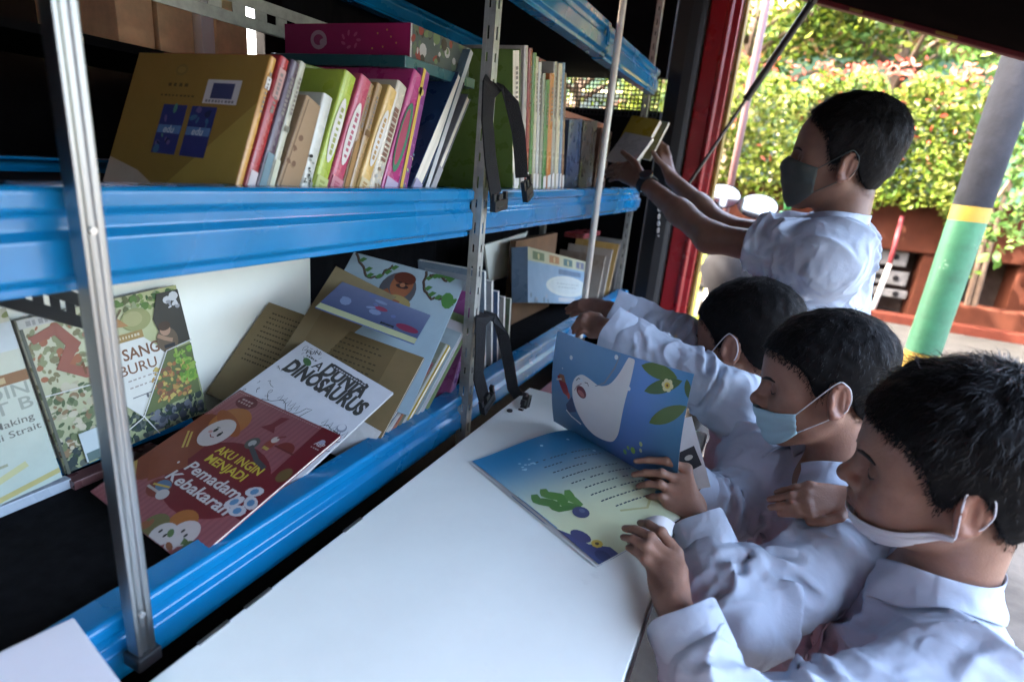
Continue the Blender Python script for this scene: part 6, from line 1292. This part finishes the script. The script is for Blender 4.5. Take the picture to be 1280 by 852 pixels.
def surf_pts(n, x0, x1, y0, y1, z0, z1, rng, front=.75):
    p = rng.uniform(0, 1, (n, 3)); p[:, 1] = p[:, 1] ** (1 / front * 1.6); P = np.stack([x0 + (x1 - x0) * p[:, 0], y0 + (y1 - y0) * p[:, 1], z0 + (z1 - z0) * p[:, 2]], 1)
    bulge = .13 * np.sin(P[:, 0] * 5.1 + P[:, 2] * 3) + .09 * np.sin(P[:, 0] * 11 + P[:, 2] * 9 + 1.3); P[:, 1] += bulge; P[:, 2] += .07 * np.sin(P[:, 0] * 6.7) + .05 * np.sin(P[:, 0] * 15); return P
rg3 = np.random.default_rng(17)
ht = kz(1000, 92)[2] - .02; hb_ = zt - .06
def hedge(x0, x1, label, n, cols, red, z0, z1, y0=YP - .26, y1=YP + .7, size=.070, grp='hedge bushes in the planter'):
    z0 -= .05
    r = empty('hedge', ((x0 + x1) / 2, YP + .3, z0), label, 'hedge', grp); mb = MB()
    leaves(mb, surf_pts(n, x0, x1, y0, y1, z0, z1, rg3), n, size, cols, rg3, nrm_dir=(-.3, -.6, .6))
    k = int(n * red)
    if k:
        P = surf_pts(k, x0, x1, y0 - .06, y0 + .35, z0 + (z1 - z0) * .3, z1 + .03, rg3); P[:k // 2, 2] = z1 + .04 + rg3.uniform(-.06, .10, k // 2); leaves(mb, P, k, size * 1.15, LR, rg3, up=1.2)
    f = mb.build('foliage', M_LEAF, r); tag(f, kind='stuff')
    b = MB()
    for i in range(int((x1 - x0) * 5)):
        x = rg3.uniform(x0, x1); y = rg3.uniform(y0 + .25, y1 - .1); b.tube([(x, y, z0 - .1), (x + rg3.normal() * .06, y, (z0 + z1) / 2), (x + rg3.normal() * .14, y, z1 - .05)], [.018, .013, .005], 6)
    tag(b.build('stems', M_BARK, r), kind='stuff')
x_l, x_r = kz(840, 150)[0] - .6, kz(1235, 190)[0] + .1
xm = kz(1010, 150)[0]
hedge(x_l, xm, 'bright yellow green clipped hedge with red tips behind the red pillar', 9500, np.vstack([LG, LG[[2, 4]]]), .012, hb_, ht)
hedge(xm, x_r, 'green clipped hedge topped with pink red shoots behind the man\'s head', 10000, LG, .035, hb_, ht - .02)
# darker shrub on the right, spilling low
sx0, sx1 = hit(1195, 300, 1, 6.4)[0], hit(1330, 300, 1, 6.4)[0] + 1.4
r = empty('shrub', (sx0 + .6, 6.4, PZ), 'dark green shrub spilling over the planter right of the painted pole', 'shrub'); mb = MB()
n = 3800; P = surf_pts(n, sx0, sx1, 6.0, 7.2, hit(1240, 400, 1, 6.1)[2], hit(1240, 60, 1, 6.4)[2], rg3); P = P[(P[:, 2] > hit(1240, 330, 1, 6.1)[2] + .35 * np.sin(P[:, 0] * 4) - .1)]; leaves(mb, P, len(P), .095, np.vstack([LD, LG[[1]]]), rg3); tag(mb.build('foliage', M_LEAF, r), kind='stuff')
b = MB()
for i in range(12): x = rg3.uniform(sx0 + .2, sx1); b.tube([(x, 6.9, PZ + .3), (x - .1, 6.7, 1.5), (x + rg3.normal() * .2, 6.5, 2.4)], [.03, .02, .006], 6)
tag(b.build('stems', M_BARK, r), kind='stuff')
# trees behind the hedge
def tree(x, y, h0, zc, rx, ry, rz, n, label, cols, size=.105):
    r = empty('tree', (x, y, PZ), label, 'tree', 'trees behind the hedge'); b = MB()
    b.tube([(x, y, PZ - .1), (x + .05, y, h0 * .5), (x - .04, y, h0), (x + .02, y, zc)], [.13, .10, .08, .03], 10)
    for i in range(9):
        a = i * 2.4; b.tube([(x, y, h0 + .1 * i), (x + rx * .5 * math.cos(a), y + ry * .5 * math.sin(a), h0 + .35 + .12 * i), (x + rx * .9 * math.cos(a), y + ry * .9 * math.sin(a), h0 + .5 + .2 * i)], [.05, .03, .008], 7)
    b.build('trunk', M_BARK, r, smooth=True); mb = MB()
    nc = n // 60; c = rg3.normal(size=(nc, 3)); c /= np.linalg.norm(c, axis=1)[:, None]; c *= rg3.uniform(.35, 1, nc)[:, None] ** .6; c = c * V(rx, ry, rz) + V(x, y, zc)
    P = (c[:, None, :] + rg3.normal(size=(nc, 60, 3)) * .17).reshape(-1, 3); leaves(mb, P, len(P), size, cols, rg3, up=.6); tag(mb.build('crown', M_LEAF, r), kind='stuff')
tree(-.9, 9.3, 2.6, 4.0, 1.6, 1.0, 1.0, 5600, 'light green tree whose branches fill the gap above the left end of the hedge', LG)
tree(1.0, 9.4, 2.6, 3.9, 1.4, 1.0, .85, 4800, 'mid green tree above the middle of the hedge', np.vstack([LG, LD]))
tree(2.9, 8.6, 2.2, 3.6, 1.5, 1.0, 1.2, 3600, 'dark green tree above the right end of the hedge', LD)
tree(-3.4, 9.6, 2.2, 3.2, 1.6, 1.0, 1.3, 2600, 'green tree standing far left behind the van', LG)
# unseen trees added behind the van, their crowns shading pole and yard
tree(-2.9, 2.0, 3.0, 4.8, 2.0, 1.9, .6, 6600, 'tall unseen shade tree added behind the van, its crown over the roof', LD, .17)
tree(-3.1, -.9, 3.0, 4.8, 1.9, 1.7, .6, 5200, 'spreading unseen shade tree added behind the front end of the van', LD, .17)
tree(-3.0, 4.9, 3.0, 4.7, 1.7, 1.3, .6, 4200, 'spreading unseen shade tree added left of the yard behind the van', LD, .17)
# low school building behind the trees
bd = empty('school_building', (1, 12, PZ), 'low building with orange and green painted bands behind the trees', 'building')
z1, z0 = hit(1000, 68, 1, 11.5)[2], hit(1000, 100, 1, 11.5)[2]
q = MB(); q.box((-9, 11.6, GZ), (12, 17, z0 - .002)); q.build('lower_wall', mat('green wall paint', (.012, .05, .03), .7, var=.2), bd)
q = MB(); q.box((-9, 11.55, z0), (12, 17, z1)); q.build('green_band', mat('green band paint', (.012, .055, .032), .7, var=.2), bd)
q = MB(); q.box((-9, 11.5, z1 + .002), (12, 17, z1 + .55)); q.build('orange_band', mat('orange band paint', (.11, .045, .006), .7, var=.2), bd)
q = MB(); q.add([(-9.4, 11.0, z1 + .56), (12.4, 11.0, z1 + .56), (12.4, 14.3, z1 + 2.4), (-9.4, 14.3, z1 + 2.4), (-9.4, 17.5, z1 + .56), (12.4, 17.5, z1 + .56)], [(0, 1, 2, 3), (3, 2, 5, 4), (0, 3, 4), (1, 5, 2), (0, 4, 5, 1)]); q.build('roof', mat('clay roof', (.24, .08, .04), .85, var=.3, vscale=30, bump=.5), bd)
for k in range(7):
    x = -7 + k * 2.7; q = MB(); q.box((x, 11.52, 1.0), (x + 1.3, 11.545, z0 - .25)); wv = q.build('window', mat('window frame', (.5, .45, .3), .5), bd); q = MB(); q.box((x + .07, 11.51, 1.07), (x + 1.23, 11.5195, z0 - .32)); q.build('pane', mat('dark pane', (.02, .03, .035), .1), wv)

# painted pole
pp = empty('painted_pole', (.635, 2.72, GZ), 'round pole painted grey, yellow and green, standing on the yard', 'pole')
ax0 = hit(1255, 141, 1, 2.72); ax1 = hit(1153, 440, 1, 2.72); pxy = (ax0[0] + ax1[0]) / 2
def pz(x, y): return hit(x, y, 1, 2.72)[2]
R0 = .062
bands = [('grey_band', pz(1216, 258), 3.6, mat('weathered grey paint', (.017, .019, .025), .7, spec=.12, var=.35, vscale=16, bump=.4, bscale=70, dirt=((.09, .095, .10), 60, .70))), ('yellow_band', pz(1206, 276), pz(1216, 258), mat('yellow band paint', (.30, .19, .02), .6, var=.2, vscale=16, bump=.2)),
         ('green_band', pz(1142, 437), pz(1206, 276), mat('green pole paint', (.024, .125, .062), .55, var=.3, vscale=12, bump=.25, bscale=50, dirt=((.34, .42, .34), 14, .64))), ('yellow_base', pz(1130, 470), pz(1142, 437), mat('yellow band paint', (.30, .19, .02), .6, var=.2, vscale=16, bump=.2)), ('cream_base', GZ - .05, pz(1130, 470), mat('cream base paint', (.32, .29, .2), .7, var=.25, vscale=12))]
for nm, za, zb2, m in bands:
    q = MB(); lean = lambda z: ax1[0] + (ax0[0] - ax1[0]) * (z - ax1[2]) / (ax0[2] - ax1[2]); q.tube([(lean(za), 2.72, za), (lean(zb2), 2.72, zb2 - .0005)], R0, 40); q.build(nm, m, pp, smooth=True, auto=40)
# thin dark post and striped stick
p0 = hit(925, 60, 1, 3.6); q = MB(); q.tube([(p0[0] + .09, 3.6, GZ), (p0[0] + .09, 3.6, 3.2)], .020, 12); tag(q.build('thin_post', mat('dark red post', (.06, .02, .02), .5), smooth=True), 'thin dark post standing beyond the red pillar', 'post')
s0, s1, s2 = hit(1128, 270, 1, YP - .12), hit(1112, 330, 1, YP - .2), hit(1088, 394, 1, YP - .3)
sk = empty('striped_stick', s2, 'red and white stick leaning against the terracotta planter', 'stick'); q = MB(); q.tube([s0, s1], .022, 10); q.build('red_end', mat('stick red', (.14, .015, .02), .6), sk, smooth=True); q = MB(); q.tube([s1 + (s2 - s1) * .002, s2 + (s2 - s1) * .1], .024, 10); q.build('white_end', mat('stick white', (.26, .24, .23), .6), sk, smooth=True)
# yellow fence panel beyond the pillar
fe = empty('yellow_fence', (-.3, 5.2, GZ), 'yellow painted bar fence seen under the man\'s arm', 'fence')
fx0, fx1, fz0, fz1 = hit(866, 400, 1, 5.2)[0] - .3, hit(945, 400, 1, 5.2)[0] + .1, GZ, hit(900, 322, 1, 5.2)[2]
for k in range(11):
    x = fx0 + (fx1 - fx0) * k / 10; q = MB(); q.tube([(x, 5.2, fz0), (x, 5.2, fz1)], .022, 10); q.build('bar', mat('fence yellow', (.60, .50, .06), .55, var=.2), fe, smooth=True)
for z in (fz0 + .15, fz1 - .05): q = MB(); q.box((fx0 - .03, 5.23, z), (fx1 + .03, 5.26, z + .05)); q.build('fence_rail', mat('fence green', (.25, .40, .07), .55, var=.2), fe)
# green pot shrub glow behind fence
# motorbike parked beyond the van: mirrors show past the man
mbk = empty('motorbike', (-.05, 3.5, GZ), 'dark motorbike with pale round mirrors parked beyond the man', 'motorbike')
mr = [hit(947, 258, 1, 3.25), hit(902, 245, 1, 3.3)]; mx = (mr[0][0] + mr[1][0]) / 2; MD = mat('motorbike black', (.010, .010, .012), .7, spec=.12)
for c in mr:
    q = MB(); n = 24; vs = [(c[0] + .10 * math.cos(a) * k, c[1] + dy, c[2] + .062 * math.sin(a) * k) for k, dy in ((1, 0), (.98, .022), (.6, .045)) for a in np.linspace(0, 2 * math.pi, n, endpoint=False)]
    q.add(vs, [(j * n + i, j * n + (i + 1) % n, (j + 1) * n + (i + 1) % n, (j + 1) * n + i) for j in (0, 1) for i in range(n)] + [tuple(range(n))[::-1], tuple(range(2 * n, 3 * n))]); sh_ = q.build('mirror', MD, mbk, smooth=True, auto=50)
    q = MB(); q.add([(c[0] + .094 * math.cos(a), c[1] - .028 + .415 * .057 * math.sin(a), c[2] + .057 * math.sin(a)) for a in np.linspace(0, 2 * math.pi, n, endpoint=False)][::-1], [tuple(range(n))]); q.build('mirror_glass', mat('mirror glass', (.10, .12, .135), .05, 1.0), sh_)
    q = MB(); q.tube([c + V(0, .03, -.03), (c[0] * .6 + mx * .4, c[1] + .02, c[2] - .16), (mx + (c[0] - mx) * .55, 3.4, c[2] - .27)], .006, 8); q.build('mirror_stalk', MD, mbk, smooth=True)
hz_ = mr[0][2] - .28
q = MB(); q.tube([(mx - .32, 3.34, hz_ + .02), (mx - .15, 3.40, hz_), (mx + .15, 3.40, hz_), (mx + .32, 3.34, hz_ + .02)], .012, 10); q.build('handlebar', MD, mbk, smooth=True)
q = MB(); q.tube([(mx, 3.34, hz_ - .30), (mx, 3.42, hz_ - .1), (mx, 3.50, hz_ + .08)], [.05, .15, .09], 16); q.build('front_fairing', MD, mbk, smooth=True); q = MB(); q.tube([hit(986, 238, 1, 3.5), hit(984, 262, 1, 3.5)], .018, 10); q.build('grip', mat('motorbike green', (.02, .13, .035), .6), mbk, smooth=True); q = MB(); c = hit(985, 268, 1, 3.5); q.box(c - .045, c + V(.045, .045, .012)); q.build('tray', mat('motorbike green', (.02, .13, .035), .6), mbk, bevel=.005)
q = MB(); q.tube([(mx, 3.45, hz_ - .30), (mx, 3.9, hz_ - .42), (mx, 4.4, hz_ - .28), (mx, 4.75, hz_ - .22)], [.11, .13, .14, .06], 16); q.build('body', MD, mbk, smooth=True)
q = MB(); q.tube([(mx, 3.85, hz_ - .25), (mx, 4.2, hz_ - .17), (mx, 4.6, hz_ - .14)], [.08, .13, .09], 16, flat=1.3); q.build('saddle', M_RUBBER, mbk, smooth=True)
for yy in (3.25, 4.50):
    q = MB(); q.tube([(mx + .24 * math.cos(a) * 0 + 0, yy + .25 * math.cos(a), GZ + .29 + .25 * math.sin(a)) for a in np.linspace(0, 2 * math.pi, 25)], .045, 10, caps=False); wq_ = q.build('wheel', M_RUBBER, mbk, smooth=True)
    q = MB(); q.tube([(mx - .02, yy, GZ + .29), (mx + .02, yy, GZ + .29)], .20, 20); q.build('rim', M_PLASTIC, wq_)
q = MB(); q.tube([(mx - .07, 3.25, GZ + .29), (mx - .07, 3.38, hz_ - .05)], .02, 8); q.tube([(mx + .07, 3.25, GZ + .29), (mx + .07, 3.38, hz_ - .05)], .02, 8); q.build('fork', M_STEEL, mbk, smooth=True)

# unseen building added behind the camera to block low sky light
nb = empty('shade_block', (0, -4, GZ), 'plain grey block added unseen behind the photographer to cut light from that side', 'building')
q = MB(); q.box((-7, -7, GZ - .1), (7, -3.4, 3.9)); q.build('wall', mat('grey block wall', (.22, .21, .20), .85, var=.2, vscale=3), nb)
q = MB(); q.add([(-7.5, -2.9, 3.9), (7.5, -2.9, 3.9), (7.5, -5.2, 5.2), (-7.5, -5.2, 5.2), (-7.5, -7.5, 3.9), (7.5, -7.5, 3.9)], [(0, 1, 2, 3), (3, 2, 5, 4), (0, 3, 4), (1, 5, 2), (0, 4, 5, 1)]); q.build('roof', mat('clay roof', (.24, .08, .04), .85, var=.3, vscale=30, bump=.5), nb)
for k in range(4):
    x = -5.6 + k * 3.1; q = MB(); q.box((x, -3.40, 1.0), (x + 1.5, -3.37, 2.3)); wv = q.build('window', mat('window frame', (.5, .45, .3), .5), nb); q = MB(); q.box((x + .07, -3.368, 1.07), (x + 1.43, -3.36, 2.23)); q.build('pane', mat('dark pane', (.02, .03, .035), .1), wv)
